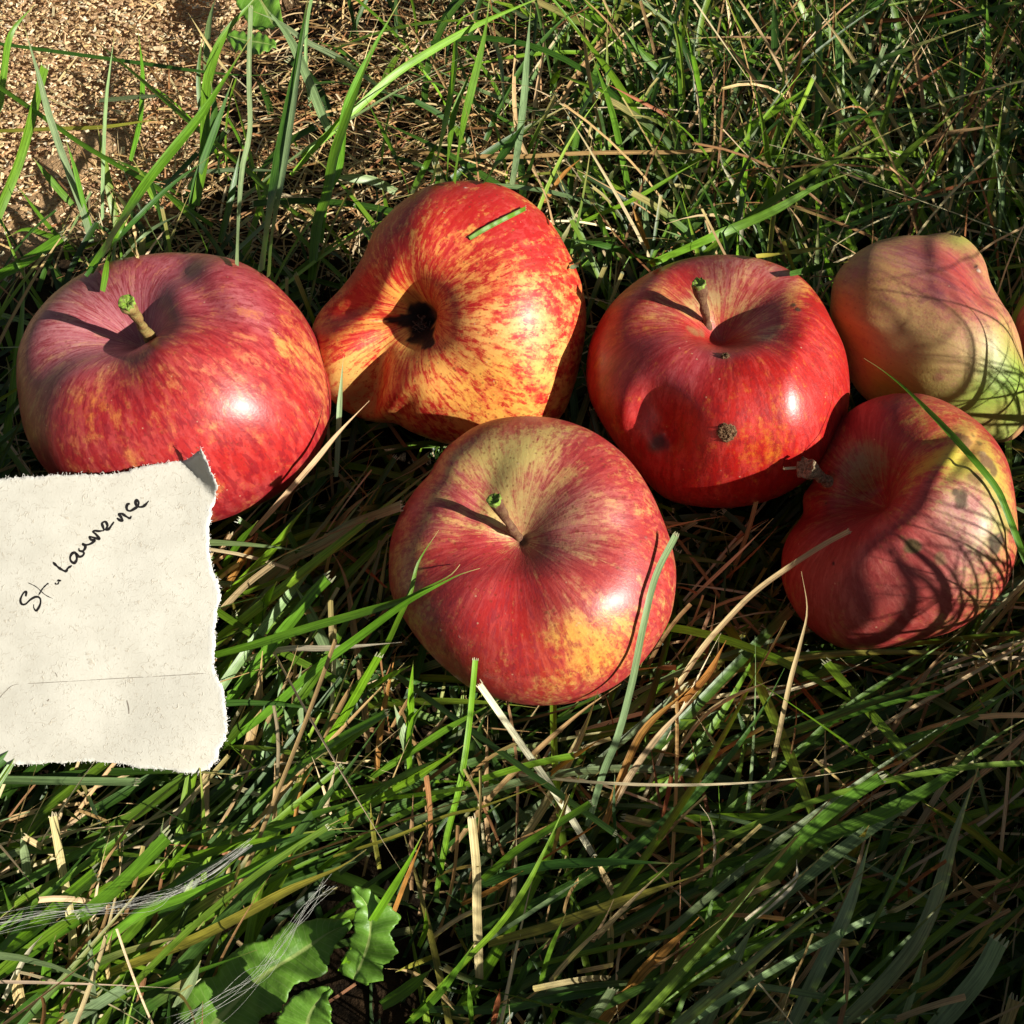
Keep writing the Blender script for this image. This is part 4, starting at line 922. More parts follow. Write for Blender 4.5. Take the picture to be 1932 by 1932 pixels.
 (cE, [(-60, 410), (0, 370), (130, 270), (250, 180)], 15, 'g', MI, 'cut'), (cE, [(800, 1120), (1000, 950), (1200, 820), (1410, 690)], 15, 'g', HI, 'cut'), (cE, [(400, 1900), (720, 1560), (900, 1370), (1050, 1150), (1190, 870), (1290, 640)], 11, 'b', HI), (cE, [(700, 1180), (1100, 1050), (1500, 1020), (1910, 1030)], 17, 'd', MI),
 (cE, [(830, 1480), (1150, 1390), (1450, 1290), (1700, 1200), (1910, 1130), (2050, 1080)], 18, 'y', MI), (cE, [(760, 1500), (1000, 1350), (1200, 1220), (1420, 1080)], 8, 'p', MI), (cE, [(0, 1640), (150, 1400), (350, 1080), (470, 850)], 15, 'b', HI), (cE, [(250, 1440), (370, 1120), (460, 900)], 9, 'o', MI), (cE, [(680, 1260), (850, 1180), (1030, 1070)], 10, 'o', MI),
 (cE, [(490, 1470), (550, 1420), (700, 1320), (930, 1240)], 9, 's', LO), (cE, [(1490, 820), (1560, 600), (1700, 290), (1900, 100), (1990, 20)], 14, 'o', MI), (cE, [(1480, 800), (1640, 520), (1800, 300), (1920, 170), (2010, 60)], 12, 's', MI), (cE, [(1520, 1590), (1522, 1290)], 13, 's', LO), (cE, [(1545, 1210), (1430, 990)], 11, 's', LO),
 (cE, [(1380, 1960), (1530, 1740)], 20, 'p', MI, 'cut'), (cE, [(1150, 1960), (1250, 1800)], 13, 'g', LO), (cE, [(390, 520), (395, 260), (480, 120)], 11, 'b', MI), (cE, [(395, 300), (405, 0)], 11, 'b', MI), (cE, [(500, 1850), (900, 1850), (1200, 1790), (1600, 1730), (1910, 1700)], 15, 'd', LO), (cE, [(230, 1830), (370, 1740), (520, 1620)], 23, 'g', LO),
 (cE, [(1450, 1940), (1600, 1780), (1700, 1640), (1910, 1440), (2020, 1330)], 20, 'o', MI), (cE, [(1110, 1760), (1180, 1520), (1270, 1310)], 10, 'g', MI), (cE, [(-40, 990), (300, 880), (600, 760), (800, 710), (1200, 560)], 6, 'y', HI), (cE, [(250, 665), (450, 640), (710, 605)], 9, 'b', MI, 'cut'), (cE, [(530, 1550), (430, 1590), (310, 1640)], 10, 'y', LO), (cE, [(680, 1880), (530, 1730), (400, 1640), (250, 1620)], 8, 't', LO),
 (cE, [(1110, 590), (1250, 470), (1480, 320)], 9, 'o', MI), (cE, [(940, 560), (860, 450), (740, 310)], 13, 'd', LO), (cE, [(390, 520), (380, 380), (300, 130)], 20, 'p', LO), (cE, [(560, 1000), (700, 850), (900, 690)], 14, 'd', LO), (cE, [(1130, 1010), (1300, 900), (1490, 780)], 5, 'r', MI), (cE, [(870, 1450), (1050, 1430), (1300, 1400)], 9, 'd', LO), (cE, [(380, 1932), (560, 1760), (760, 1470)], 14, 'g', MI),
 (cE, [(1330, 1640), (1530, 1600)], 9, 's', LO, 'cut'), (cE, [(960, 1790), (1060, 1600), (1180, 1450)], 14, 'd', LO), (cE, [(440, 1500), (480, 1400), (480, 1280)], 10, 'b', LO), (cE, [(740, 1932), (720, 1700)], 10, 'g', LO), (cE, [(860, 1940), (900, 1730)], 12, 'r', LO), (cE, [(650, 1200), (560, 1060), (520, 900)], 9, 'd', LO), (cE, [(220, 1060), (180, 820), (170, 690)], 9, 'y', LO), (cE, [(400, 1180), (400, 900), (410, 640)], 9, 't', LO),
 (cE, [(840, 980), (820, 700), (830, 200)], 9, 't', LO), (cE, [(1960, 640), (1880, 500), (1830, 700), (1780, 900)], 8, 'r', LO), (cE, [(1860, 970), (1800, 700), (1740, 330)], 6, 'r', LO), (cE, [(1570, 990), (1540, 760), (1545, 500)], 6, 'd', LO),
 # lower right
 (cF, [(0, 1060), (500, 640), (850, 330), (1150, 130), (1350, 0), (1420, -50)], 13, 'g', MI), (cF, [(0, 530), (400, 500), (700, 430), (1000, 330), (1330, 250)], 9, 'g', MI, 'cut'), (cF, [(500, 760), (900, 590), (1100, 510), (1450, 400), (1730, 200), (1800, 150)], 13, 'g', MI), (cF, [(0, 1180), (500, 1070), (800, 960), (1100, 830), (1350, 680), (1550, 510), (1780, 370)], 24, 'g', HI),
 (cF, [(-40, 1480), (200, 1330), (450, 1160), (600, 1000), (800, 830), (1010, 690)], 23, 'g', HI, 'cut'), (cF, [(550, 1960), (700, 1650), (800, 1450), (880, 1250), (960, 980)], 25, 'p', HI), (cF, [(800, 1940), (1000, 1750), (1180, 1530), (1290, 1290), (1380, 980), (1500, 640)], 26, 'p', HI), (cF, [(1260, 1980), (1500, 1700), (1600, 1520)], 36, 'p', MI, 'cut'),
 (cF, [(950, 1770), (1250, 1750), (1400, 1620), (1560, 1420), (1730, 1180)], 10, 'y', MI), (cF, [(110, 1960), (270, 1620), (370, 1430)], 25, 'p', MI), (cF, [(1760, 1200), (1450, 950), (1230, 820)], 13, 'y', MI), (cF, [(-20, 1620), (100, 1530), (260, 1370)], 22, 't', MI), (cF, [(-20, 340), (130, 180), (230, 0)], 13, 'o', MI), (cF, [(0, 540), (100, 400), (230, 300), (480, 190)], 8, 's', MI),
 (cF, [(700, 1610), (550, 1450), (380, 1260)], 12, 'r', LO), (cF, [(990, 560), (1100, 400), (1250, 150), (1370, 20)], 10, 't', MI), (cF, [(215, 1090), (150, 900), (50, 500)], 7, 'r', LO), (cF, [(850, 1440), (1100, 1350), (1320, 1210)], 9, 's', MI), (cF, [(-20, 1265), (250, 1180), (530, 1040)], 14, 'g', MI), (cF, [(1030, 690), (1120, 620), (1240, 540)], 5, 'w', MI), (cF, [(1550, 880), (1500, 680), (1460, 530)], 8, 'p', HI),
 (cF, [(1730, 1430), (1500, 1280), (1360, 1150)], 13, 't', LO), (cF, [(1760, 1555), (1500, 1500), (1250, 1450), (900, 1430), (700, 1360)], 17, 'd', LO), (cF, [(0, 860), (100, 990), (220, 1100)], 11, 'o', LO), (cF, [(560, 1010), (540, 880), (515, 760)], 9, 't', LO), (cF, [(900, 1170), (1150, 1010), (1290, 900)], 9, 'd', LO), (cF, [(0, 1050), (400, 1090), (700, 1080)], 14, 'd', LO), (cF, [(0, 1650), (140, 1590), (290, 1550)], 12, 'y', LO),
 (cF, [(-10, 1700), (80, 1700), (180, 1720)], 20, 's', LO, 'cut'), (cF, [(830, 1130), (950, 930)], 14, 'y', MI), (cF, [(1560, 980), (1650, 900), (1730, 890)], 7, 'd', LO), (cF, [(1230, 830), (1270, 900), (1300, 1000)], 9, 't', LO), (cF, [(100, 1350), (170, 1100), (155, 920), (95, 825)], 5, 'w', MI), (cF, [(390, 640), (340, 500), (270, 310)], 10, 'd', LO), (cF, [(310, 690), (220, 590), (80, 380)], 8, 's', LO),
 (cF, [(1540, 560), (1560, 400), (1650, 250)], 10, 'p', LO), (cF, [(1640, 230), (1570, 110), (1470, -10)], 5, 's', MI), (cF, [(1650, 240), (1660, 110), (1680, -20)], 5, 's', MI), (cF, [(700, 1300), (900, 1310), (1150, 1340)], 10, 'd', LO), (cF, [(1160, 1330), (1150, 1180)], 9, 'o', LO), (cF, [(500, 1950), (520, 1800), (490, 1700)], 16, 's', LO), (cF, [(1730, 1600), (1560, 1680), (1450, 1720)], 12, 'd', LO),
 (cF, [(250, 1860), (340, 1880), (440, 1870)], 8, 's', LO), (cF, [(1150, 680), (1080, 600), (1040, 500)], 8, 'o', LO), (cF, [(560, 180), (700, 350), (780, 500)], 8, 'r', LO), (cF, [(1700, 920), (1660, 800), (1650, 710)], 12, 'p', LO), (cF, [(1100, 1960), (1160, 1800), (1230, 1560)], 12, 'p', MI),
 # between note and front apple
 (cG, [(200, 1530), (500, 1290), (800, 1020), (1100, 800), (1400, 580), (1656, 440), (1800, 370), (1930, 330)], 16, 'g', (1.4, 4.6)), (cG, [(830, 1600), (980, 1370), (1120, 1130), (1230, 940)], 17, 'b', HI, 'cut'), (cG, [(400, 1932), (750, 1650), (1000, 1480), (1280, 1330)], 15, 'g', MI, 'cut'), (cG, [(400, 430), (600, 280), (850, 150), (1050, 30), (1380, -100)], 23, 'p', MI, 'cut'),
 (cG, [(200, 1250), (500, 850), (640, 680), (780, 500), (880, 400)], 23, 'g', MI, 'cut'), (cG, [(110, 600), (300, 400), (480, 220), (650, 0), (760, -130)], 14, 'b', MI), (cG, [(90, 680), (300, 460), (490, 310)], 13, 's', MI, 'cut'), (cG, [(150, 1010), (560, 890), (900, 880), (1390, 840)], 11, 'w', MI), (cG, [(440, 780), (550, 600), (670, 390)], 15, 'g', LO), (cG, [(1010, 1110), (930, 1000), (830, 800), (740, 600), (640, 430)], 22, 'p', LO),
 (cG, [(1160, 1600), (1130, 1250), (1090, 950), (1060, 750), (1020, 480), (960, 300), (860, 150)], 13, 't', LO), (cG, [(380, 720), (450, 560), (530, 420)], 17, 'b', MI), (cG, [(270, 1750), (320, 1600), (390, 1300), (430, 900)], 18, 't', LO), (cG, [(1430, 1500), (1450, 1200), (1470, 960)], 10, 'b', MI), (cG, [(1430, 1700), (1440, 1450), (1550, 1250)], 14, 'p', MI), (cG, [(1100, 1932), (1400, 1760), (1656, 1640)], 13, 'g', MI),
 (cG, [(160, 490), (300, 260), (400, 110)], 13, 'o', LO), (cG, [(60, 330), (130, 220), (205, 95)], 12, 's', LO, 'cut'), (cG, [(160, 320), (270, 150), (400, 0)], 12, 'g', MI), (cG, [(1150, 1160), (1280, 1090), (1450, 1000)], 13, 'b', MI), (cG, [(330, 870), (350, 700), (350, 600)], 9, 'g', LO), (cG, [(440, 1700), (480, 1400), (560, 1250), (530, 960)], 18, 'g', LO), (cG, [(640, 1600), (610, 1400), (560, 1260)], 11, 'p', LO), (cG, [(110, 820), (270, 740)], 10, 's', LO),
 (cG, [(120, 870), (240, 790)], 8, 's', LO), (cG, [(700, 1400), (680, 1150), (700, 1000)], 11, 'p', LO), (cG, [(850, 1500), (1000, 1220), (1060, 1090)], 10, 't', LO), (cG, [(1200, 1900), (1250, 1400), (1350, 900)], 11, 'o', LO), (cG, [(1320, 1430), (1450, 1200), (1420, 1150)], 7, 't', LO), (cG, [(1050, 1830), (920, 1720), (810, 1640)], 15, 'd', LO), (cG, [(1280, 460), (1050, 260), (870, 140)], 8, 'r', LO), (cG, [(600, 1170), (680, 1080), (770, 1000)], 9, 's', LO),
]
for rec in TR:
    cr, pts, w, k, z = rec[:5]; end = rec[5] if len(rec) > 5 else 'point'
    traced(cr(pts), w, k, z, end=end, n=max(12, 4 * len(pts)))

# ------------------------------------------------------------------ single blades and stalks one can point at
def single(name, label, cat, paths, group=None, lift=.16):
    """paths: list of (pts, w, kind, z, end); one thing"""
    b = Blades(); P0 = None
    for (pts, w, k, z, end) in paths:
        P = traced(pts, w, k, z, into=b, end=end, n=max(16, 5 * len(pts)), roll=.15, lift=lift)
        if P0 is None: P0 = P[0]
    green = paths[0][2] in 'gdbpy'
    o = b.build(name, M_blade if green else M_dry, base=P0)
    return tag(o, label, cat, group)
GB, SB = 'grass blades crossing in front of the apples', 'straw stalks on the grass'
single('grass_stalk', 'pale broad grass blade standing across the right side of the front apple', 'grass blade',
       [([(1108, 1560), (1138, 1458), (1165, 1391), (1192, 1290), (1214, 1180), (1238, 1085), (1275, 1010)], 14, 'p', (1.2, 2.5, 3.5, 4.5, 5.0), 'cut')], GB)
single('grass_stalk', 'forked dark green blade reaching from the note over the left of the front apple', 'grass blade',
       [([(405, 1236), (487, 1214), (583, 1184), (679, 1157), (761, 1132), (800, 1112), (850, 1085), (868, 1065)], 16, 'g', (2.0, 3.5, 5.0), 'point')], GB)
single('grass_stalk', 'thin upright grass blade tip over the left cheek of the front apple', 'grass blade',
       [([(660, 1310), (719, 1234), (752, 1168), (775, 1115), (790, 1060), (828, 1000)], 10, 'g', (1.5, 3.5, 5.0), 'point')], GB)
single('grass_stalk', 'long green blade with an orange tip lying across the two right hand apples', 'grass blade',
       [([(1960, 1110), (1932, 1050), (1899, 963), (1874, 912), (1796, 821), (1719, 743), (1667, 700), (1630, 676)], 12, 'g', (4.0, 5.6, 5.8), 'point')], GB)
single('grass_stalk', 'short upright green blade between the large apple and the misshapen apple', 'grass blade',
       [([(634, 900), (638, 830), (641, 760), (648, 672)], 10, 'p', (1.8, 4.2), 'point')], GB)
single('grass_stalk', 'bright narrow blade standing below the front apple beside a leaning straw', 'grass blade',
       [([(822, 1692), (845, 1570), (868, 1480), (885, 1370), (897, 1245)], 12, 'b', (1.0, 2.6, 4.0), 'cut')], GB)
single('grass_clipping', 'short cut piece of grass lying on top of the misshapen apple', 'grass clipping', [([(886, 450), (912, 434), (940, 419), (992, 393)], 9, 'g', (4.6, 4.6), 'cut')], lift=.04)
single('straw_stalk', 'thick pale straw slanting down right from the foot of the front apple', 'straw',
       [([(1122, 1618), (1060, 1515), (977, 1395), (905, 1292)], 14, 'w', (1.4, 3.2), 'cut')], SB)
single('straw_stalk', 'upright stubby split straw at the bottom centre of the photo', 'straw',
       [([(905, 1862), (900, 1720), (899, 1640), (890, 1545)], 18, 's', (1.0, 3.4), 'cut')], SB)
single('straw_stalk', 'long thin white tipped straw standing below the lime and red apple', 'straw',
       [([(1432, 1560), (1460, 1430), (1490, 1290), (1510, 1215), (1523, 1150), (1512, 1078)], 9, 's', (1.0, 3.0, 4.4), 'point')], SB)
single('straw_stalk', 'frayed tan straw with its tip over the left of the lime and red apple', 'straw',
       [([(1255, 1330), (1320, 1230), (1380, 1160), (1430, 1112), (1500, 1062), (1560, 1024), (1602, 1002)], 11, 's', (1.0, 2.8, 4.6), 'cut')], SB)
single('straw_stalk', 'thin straw tip leaning over the lower right edge of the largest apple', 'straw',
       [([(470, 1010), (520, 955), (590, 875), (640, 815), (697, 756)], 10, 's', (1.8, 3.6, 4.4), 'point')], SB)
single('straw_stalk', 'ribbed tan stalk standing upright below the left of the paper note', 'straw',
       [([(122, 1900), (137, 1800), (133, 1735), (123, 1670), (113, 1615), (100, 1540)], 16, 's', (.6, 2.4), 'cut')], SB)
single('straw_stalk', 'short striped tan stalk standing below the right corner of the note', 'straw',
       [([(387, 1645), (387, 1540), (388, 1456)], 16, 's', (.6, 1.2), 'cut')], SB)
single('curled_dry_leaf', 'pale curled dry grass leaf above the bottom right dark grass', 'dry leaf',
       [([(1408, 1738), (1452, 1706), (1500, 1660), (1503, 1622)], 14, 'w', (2.6, 3.0), 'point')])
single('straw_fragment', 'tiny pale straw splinter stuck beside the dry stem stub', 'straw', [([(1535, 880), (1510, 882), (1480, 884)], 6, 'w', (4.2, 4.2), 'cut')])

# ------------------------------------------------------------------ random filling
def grow(n, area, length, e0, e1, wid, heading, cols, into, cut=.35, keep_sun=True, z0=-.2, tipc=(.42, .34, .12), nseg=9, dens=None, shade_ok=.05):
    made = 0; tries = 0
    while made < n and tries < n * 6:
        tries += 1
        x = random.uniform(*area[0]); y = random.uniform(*area[1])
        if dens is not None and random.random() > dens(x, y): continue
        L = random.uniform(*length); hd = heading(x, y) if callable(heading) else random.uniform(0, 2 * math.pi)
        a, b = random.uniform(*e0), random.uniform(*e1); t = np.linspace(0, 1, nseg)
        el = np.radians(a + (b - a) * t ** .8); hh = hd + random.gauss(0, .45) * t
        st = L / (nseg - 1)
        d = np.stack([np.cos(el) * np.cos(hh), np.cos(el) * np.sin(hh), np.sin(el)], -1) * st
        P = np.vstack([[0, 0, 0], np.cumsum(d[:-1], axis=0)]) + [x, y, z0]
        if P[-1, 2] < z0 - .1: P[:, 2] = np.maximum(P[:, 2], z0)
        if inside_apple(P): continue
        px, py, dd = proj(P); dm_ = dm(px, py)
        if (dd < dm_ - .02)[dm_ < 1e8].any() : continue
        if dd.min() < 14: continue
        if (random.random() < .8 or py.max() > 1850) and ((px > 500) & (px < 745) & (py > 1675)).any() and P[:, 2].max() > 0.3: continue
        if ((px > 425) & (px < 560) & (py < 110)).any() and P[:, 2].max() > 0.4: continue
        if keep_sun and sun_blocks(P) > 0 and random.random() > shade_ok: continue
        w = random.uniform(*wid) / 2
        pr = (1 - sstep(.5, 1, t) * .95) if random.random() > cut else np.full(nseg, .9)
        is_cut = pr[-1] > .5
        up = np.array([random.gauss(0, .5), random.gauss(0, .5) - .3, 1.0]); up /= np.linalg.norm(up)
        c = jcol(random.choice(cols), .28)
        if random.random() < .05 and into is grass: c = jcol((.20, .20, .03), .3); w *= .7
        into.add(P, w * pr, up, random.uniform(.15, .45), c, tip=random.uniform(.08, .5), tipcol=tipc if random.random() < .35 else None, blunt=is_cut and into is grass)
        made += 1
    return made
def hd_lower(x, y):                        # leaning up to the right
    return math.radians(random.gauss(38, 30) if random.random() < .8 else random.uniform(0, 360))
def hd_top(x, y): return math.radians(random.gauss(85, 35) if random.random() < .6 else random.uniform(0, 360))
def d_saw(x, y):
    return 1 - .985 * float(saw_mask(np.array([x]), np.array([y]))[0]) if y > -9 else 1
def d_mid(x, y):                            # thinner between sawdust and top centre
    px, py, _ = proj(np.array([[x, y, 0.]])); px = px[0]; py = py[0]
    if py > 560: return 1.0
    return d_saw(x, y) * (1 - .88 * float(np.exp(-((px - 640) / 440) ** 4)))
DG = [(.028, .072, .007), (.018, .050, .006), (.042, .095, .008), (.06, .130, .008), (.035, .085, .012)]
# lower half: dense sward
def long_blades(n, area, hd, wid, cols, into, L=(5, 10), cut=.2):
    grow(n, area, L, (8, 40), (-22, 12), wid, hd, cols, into, cut, z0=random.uniform(.5, .7), dens=d_mid, nseg=14)
long_blades(330, ((-19, 20), (-16, 5)), hd_lower, (.09, .25), GREENS, grass)
long_blades(230, ((-19, 20), (-16, 5)), hd_lower, (.05, .12), TANS + [(.66, .54, .32), (.70, .58, .36)], dry)
long_blades(110, ((-18, 3), (-16, -2)), lambda x, y: math.radians(random.gauss(42, 11)), (.13, .27), GREENS, grass, (6, 12))
long_blades(560, ((-10, 28), (5, 34)), hd_top, (.10, .26), GREENS, grass)
long_blades(260, ((-6, 28), (4, 34)), lambda x, y: math.radians(random.uniform(0, 360)), (.045, .10), TANS + [(.66, .54, .32), (.70, .58, .36)], dry, (4, 9))
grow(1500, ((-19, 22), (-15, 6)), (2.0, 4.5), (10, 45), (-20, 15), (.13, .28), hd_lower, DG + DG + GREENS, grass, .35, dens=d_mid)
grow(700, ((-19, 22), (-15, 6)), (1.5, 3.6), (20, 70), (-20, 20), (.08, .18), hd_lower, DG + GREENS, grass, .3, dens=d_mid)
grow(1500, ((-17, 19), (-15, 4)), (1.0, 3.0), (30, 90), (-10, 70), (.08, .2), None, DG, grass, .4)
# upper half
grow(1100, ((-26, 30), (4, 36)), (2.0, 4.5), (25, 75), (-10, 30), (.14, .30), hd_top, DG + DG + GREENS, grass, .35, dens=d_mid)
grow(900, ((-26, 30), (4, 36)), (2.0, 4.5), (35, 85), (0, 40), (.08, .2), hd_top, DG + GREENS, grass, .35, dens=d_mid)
grow(800, ((6, 30), (2, 36)), (2.0, 6.0), (40, 85), (0, 50), (.10, .28), hd_top, GREENS, grass, .3, dens=d_mid)
# dead straw: short tangle low in the sward and longer stalks
grow(2000, ((-19, 24), (-15, 36)), (1.0, 4.5), (5, 70), (-20, 20), (.03, .10), None, TANS, dry, .3, dens=d_saw)
grow(600, ((5, 28), (4, 36)), (3.0, 8.0), (15, 75), (-10, 40), (.05, .13), hd_top, TANS, dry, .3)
grow(420, ((-16, 16), (-15, 2)), (2.0, 5.0), (50, 90), (20, 80), (.05, .15), hd_lower, TANS, dry, .5)
# chaff mat in the top middle
def d_chaff(x, y):
    px, py, _ = proj(np.array([[x, y, 0.]]))
    return float(np.exp(-((px[0] - 830) / 330) ** 2 - ((py[0] - 230) / 260) ** 2) + .5 * np.exp(-((px[0] - 380) / 260) ** 2 - ((py[0] - 400) / 160) ** 2))
grow(2800, ((-18, 12), (6, 36)), (.5, 2.6), (0, 30), (-25, 15), (.025, .09), None, TANS, dry, .4, dens=d_chaff, z0=.1)
# tall uncut grass off to the right: it throws the broken shade on the right hand apples and the right of the frame
def hd_r(x, y): return math.radians(random.gauss(120, 60))
def tall(n, area, length, e0):
    made = 0
    while made < n:
        x = random.uniform(*area[0]); y = random.uniform(*area[1]); L = random.uniform(*length); hd = math.radians(random.uniform(0, 360))
        nseg = 12; t = np.linspace(0, 1, nseg); a = random.uniform(*e0); el = np.radians(a - random.uniform(0, 50) * t ** 1.5); hh = hd + random.gauss(0, .3) * t
        d = np.stack([np.cos(el) * np.cos(hh), np.cos(el) * np.sin(hh), np.sin(el)], -1) * L / (nseg - 1)
        P = np.vstack([[0, 0, 0], np.cumsum(d[:-1], axis=0)]) + [x, y, -.2]
        px, py, dd = proj(P)
        made += 1
        if ((px < 1960) & (py < 1990) & (px > -50)).any(): continue
        if sun_blocks(P) > 0: continue
        if hits(SM5, P) or hits(SM6, P): continue
        grass.add(P, random.uniform(.1, .24) / 2 * (1 - sstep(.5, 1, t) * .93), np.array([random.gauss(0, 1), random.gauss(0, 1), .4]), .3, jcol(random.choice(GREENS)), tip=.2, tipcol=(.42, .34, .12))
tall(3600, ((13.5, 40), (-22, 3)), (8, 18), (60, 88))
tall(4500, ((13, 25), (-23, -3)), (5, 9), (55, 85))
tall(1500, ((19, 42), (3, 40)), (7, 15), (60, 88))
def sun_blocks_clear(P):
    k = np.floor(P @ su / .3).astype(int) * 100000 + np.floor(P @ sv / .3).astype(int); d = P @ SUN
    return sum(1 for kk, dd in zip(k, d) if kk in SM and dd > SM[kk] + .15 and kk not in SM5 and kk not in SM6)
def shade_makers(n, a, box, dist, wid, seed, lim=1945, spr=.55):
    '''uncut blades beside an apple, on the sunward side and outside the picture'''
    r = np.random.default_rng(seed); made = 0; tries = 0
    while made < n and tries < n * 200:
        tries += 1
        p, _ = a.hit(r.uniform(box[0], box[1]), r.uniform(box[2], box[3]))
        q = p + SUN * r.uniform(*dist)
        lean = np.array([r.normal() * spr, r.normal() * spr, 1.0]); lean /= np.linalg.norm(lean)
        foot = q - lean * (q[2] + .2) / lean[2]; tip = q + lean * r.uniform(.5, 3.0)
        u_ = np.linspace(0, 1, 12)[:, None]; P = foot + (tip - foot) * u_ + np.array([r.normal(), r.normal(), .3]) * .45 * 4 * u_ * (1 - u_)
        px, py, dd = proj(P)
        if ((px < lim) & (py < 1990)).any() or ((dm(px, py) < 1e8) & (px < 1990) & (dd < dm(px, py))).any() or inside_apple(P[5:]) or sun_blocks_clear(P) > 1: continue
        grass.add(P, r.uniform(*wid) / 2 * (1 - sstep(.6, 1, np.linspace(0, 1, 12)) * .93), np.array([r.normal(), r.normal(), .4]), .3, jcol(random.choice(GREENS)), tip=.2, tipcol=(.42, .34, .12))
        made += 1
    print('shade makers', made)
shade_makers(22, a5, (1640, 1900, 500, 780), (2, 16), (.10, .24), 6, 1885, 1.2)
shade_makers(45, a5, (1800, 1930, 680, 830), (1.2, 14), (.10, .22), 2, 1885, 1.6)
shade_makers(46, a6, (1700, 1915, 980, 1200), (3, 13), (.06, .2), 3)
shade_makers(14, a6, (1640, 1800, 1020, 1200), (5, 14), (.15, .3), 4)
print('blades verts', grass.n, dry.n)
go = grass.build('grass', M_blade); tag(go, 'green mown grass filling the ground round the apples', 'grass', kind='stuff')
do = dry.build('dry_straw_litter', M_dry); tag(do, 'dead brown straw and chaff tangled through the green grass', 'dead grass', kind='stuff')

# ------------------------------------------------------------------ wood chips / sawdust
VV, FF, CC, UU = [], [], [], []; nn = 0
made = 0
cubef = np.array([[0, 1, 2, 3], [7, 6, 5, 4], [0, 4, 5, 1], [1, 5, 6, 2], [2, 6, 7, 3], [3, 7, 4, 0]])
WC = [(.70, .48, .26), (.80, .61, .37), (.55, .36, .18), (.86, .72, .48), (.30, .18, .08), (.66, .42, .21), (.74, .52, .28)]
while made < 31000:
    x = random.uniform(-30, 6); y = random.uniform(7, 42)
    m_ = float(saw_mask(np.array([x]), np.array([y]))[0]); m_ = max(m_, .035)
    if random.random() > m_: continue
    made += 1
    big = random.random() < .06
    l = random.uniform(.05, .22) * (random.uniform(1.6, 3.6) if big else 1); w = random.uniform(.03, .11) * (1.5 if big else 1); h = random.uniform(.02, .05)
    z = random.uniform(-.1, .2) * (1 if m_ > .3 else .5)
    R = Matrix.Rotation(random.uniform(0, 6.28), 3, 'Z') @ Matrix.Rotation(random.gauss(0, .3), 3, 'X') @ Matrix.Rotation(random.gauss(0, .25), 3, 'Y')
    c = np.array([(-l, -w, -h), (l, -w, -h), (l, w, -h), (-l, w, -h), (-l, -w, h), (l, -w, h), (l, w, h), (-l, w, h)]) / 2
    c = c * (1 + rng.normal(size=(8, 3)) * .18); c = c @ np.array(R).T + [x, y, z]
    VV.append(c); FF.append(cubef + nn); nn += 8
    cl = np.array(jcol(random.choice(WC), .25)); CC.append(np.tile(cl, (8, 1))); UU.append(c * 2)
wc = mesh_obj('wood_chips', np.vstack(VV), np.vstack(FF), M_dry, smooth=False, attrs={'col': ('FLOAT_COLOR', np.vstack(CC)), 'suv': ('FLOAT_VECTOR', np.vstack(UU))})
tag(wc, 'tan sawdust and small wood chips scattered at the top left', 'wood chips', kind='stuff')

# ------------------------------------------------------------------ weed leaves
def leaf_material():
    m = NT('weed_leaf_surface'); o = m.vmul(m.obj(), (100, 100, 100))
    n = m.noise(o, 2.2, 5, .6); v = m.voro(o, 3.5)
    uv = m.attr('suv', 'Vector'); sep = m.new('ShaderNodeSeparateXYZ'); m.l.new(uv, sep.inputs[0])
    rib = m.ramp(m.math('ABSOLUTE', sep.outputs[0]), 0.03, 0.10, 1, 0)
    sidev = m.new('ShaderNodeTexWave', bands_direction='X'); 
    cmb = m.new('ShaderNodeCombineXYZ'); m.l.new(m.math('SUBTRACT', sep.outputs[1], m.math('MULTIPLY', m.math('ABSOLUTE', sep.outputs[0]), .6)), cmb.inputs[0]); m.l.new(sep.outputs[0], cmb.inputs[1])
    m.l.new(cmb.outputs[0], sidev.inputs['Vector']); sidev.inputs['Scale'].default_value = .8; sidev.inputs['Distortion'].default_value = 2.5; sidev.inputs['Detail'].default_value = 3
    c = m.mix(m.ramp(n, .3, .7), (.10, .24, .02), (.17, .36, .04))
    c = m.mix(m.ramp(sidev.outputs['Fac'], .92, 1.0, 0, .35), c, (.28, .40, .12))
    c = m.mix(rib, c, (.38, .50, .14))
    m.set(m.b.inputs['Base Color'], c); m.b.inputs['Roughness'].default_value = .45
    m.bump(m.math('ADD', n, m.math('MULTIPLY', v, .5)), .6, .06)
    tr = m.new('ShaderNodeBsdfTranslucent'); m.l.new(c, tr.inputs['Color']); ms = m.new('ShaderNodeMixShader'); ms.inputs[0].default_value = .25
    m.l.new(m.b.outputs[0], ms.inputs[1]); m.l.new(tr.outputs[0], ms.inputs[2]); m.l.new(ms.outputs[0], m.out.inputs['Surface'])
    return m.m
M_leaf = leaf_material()
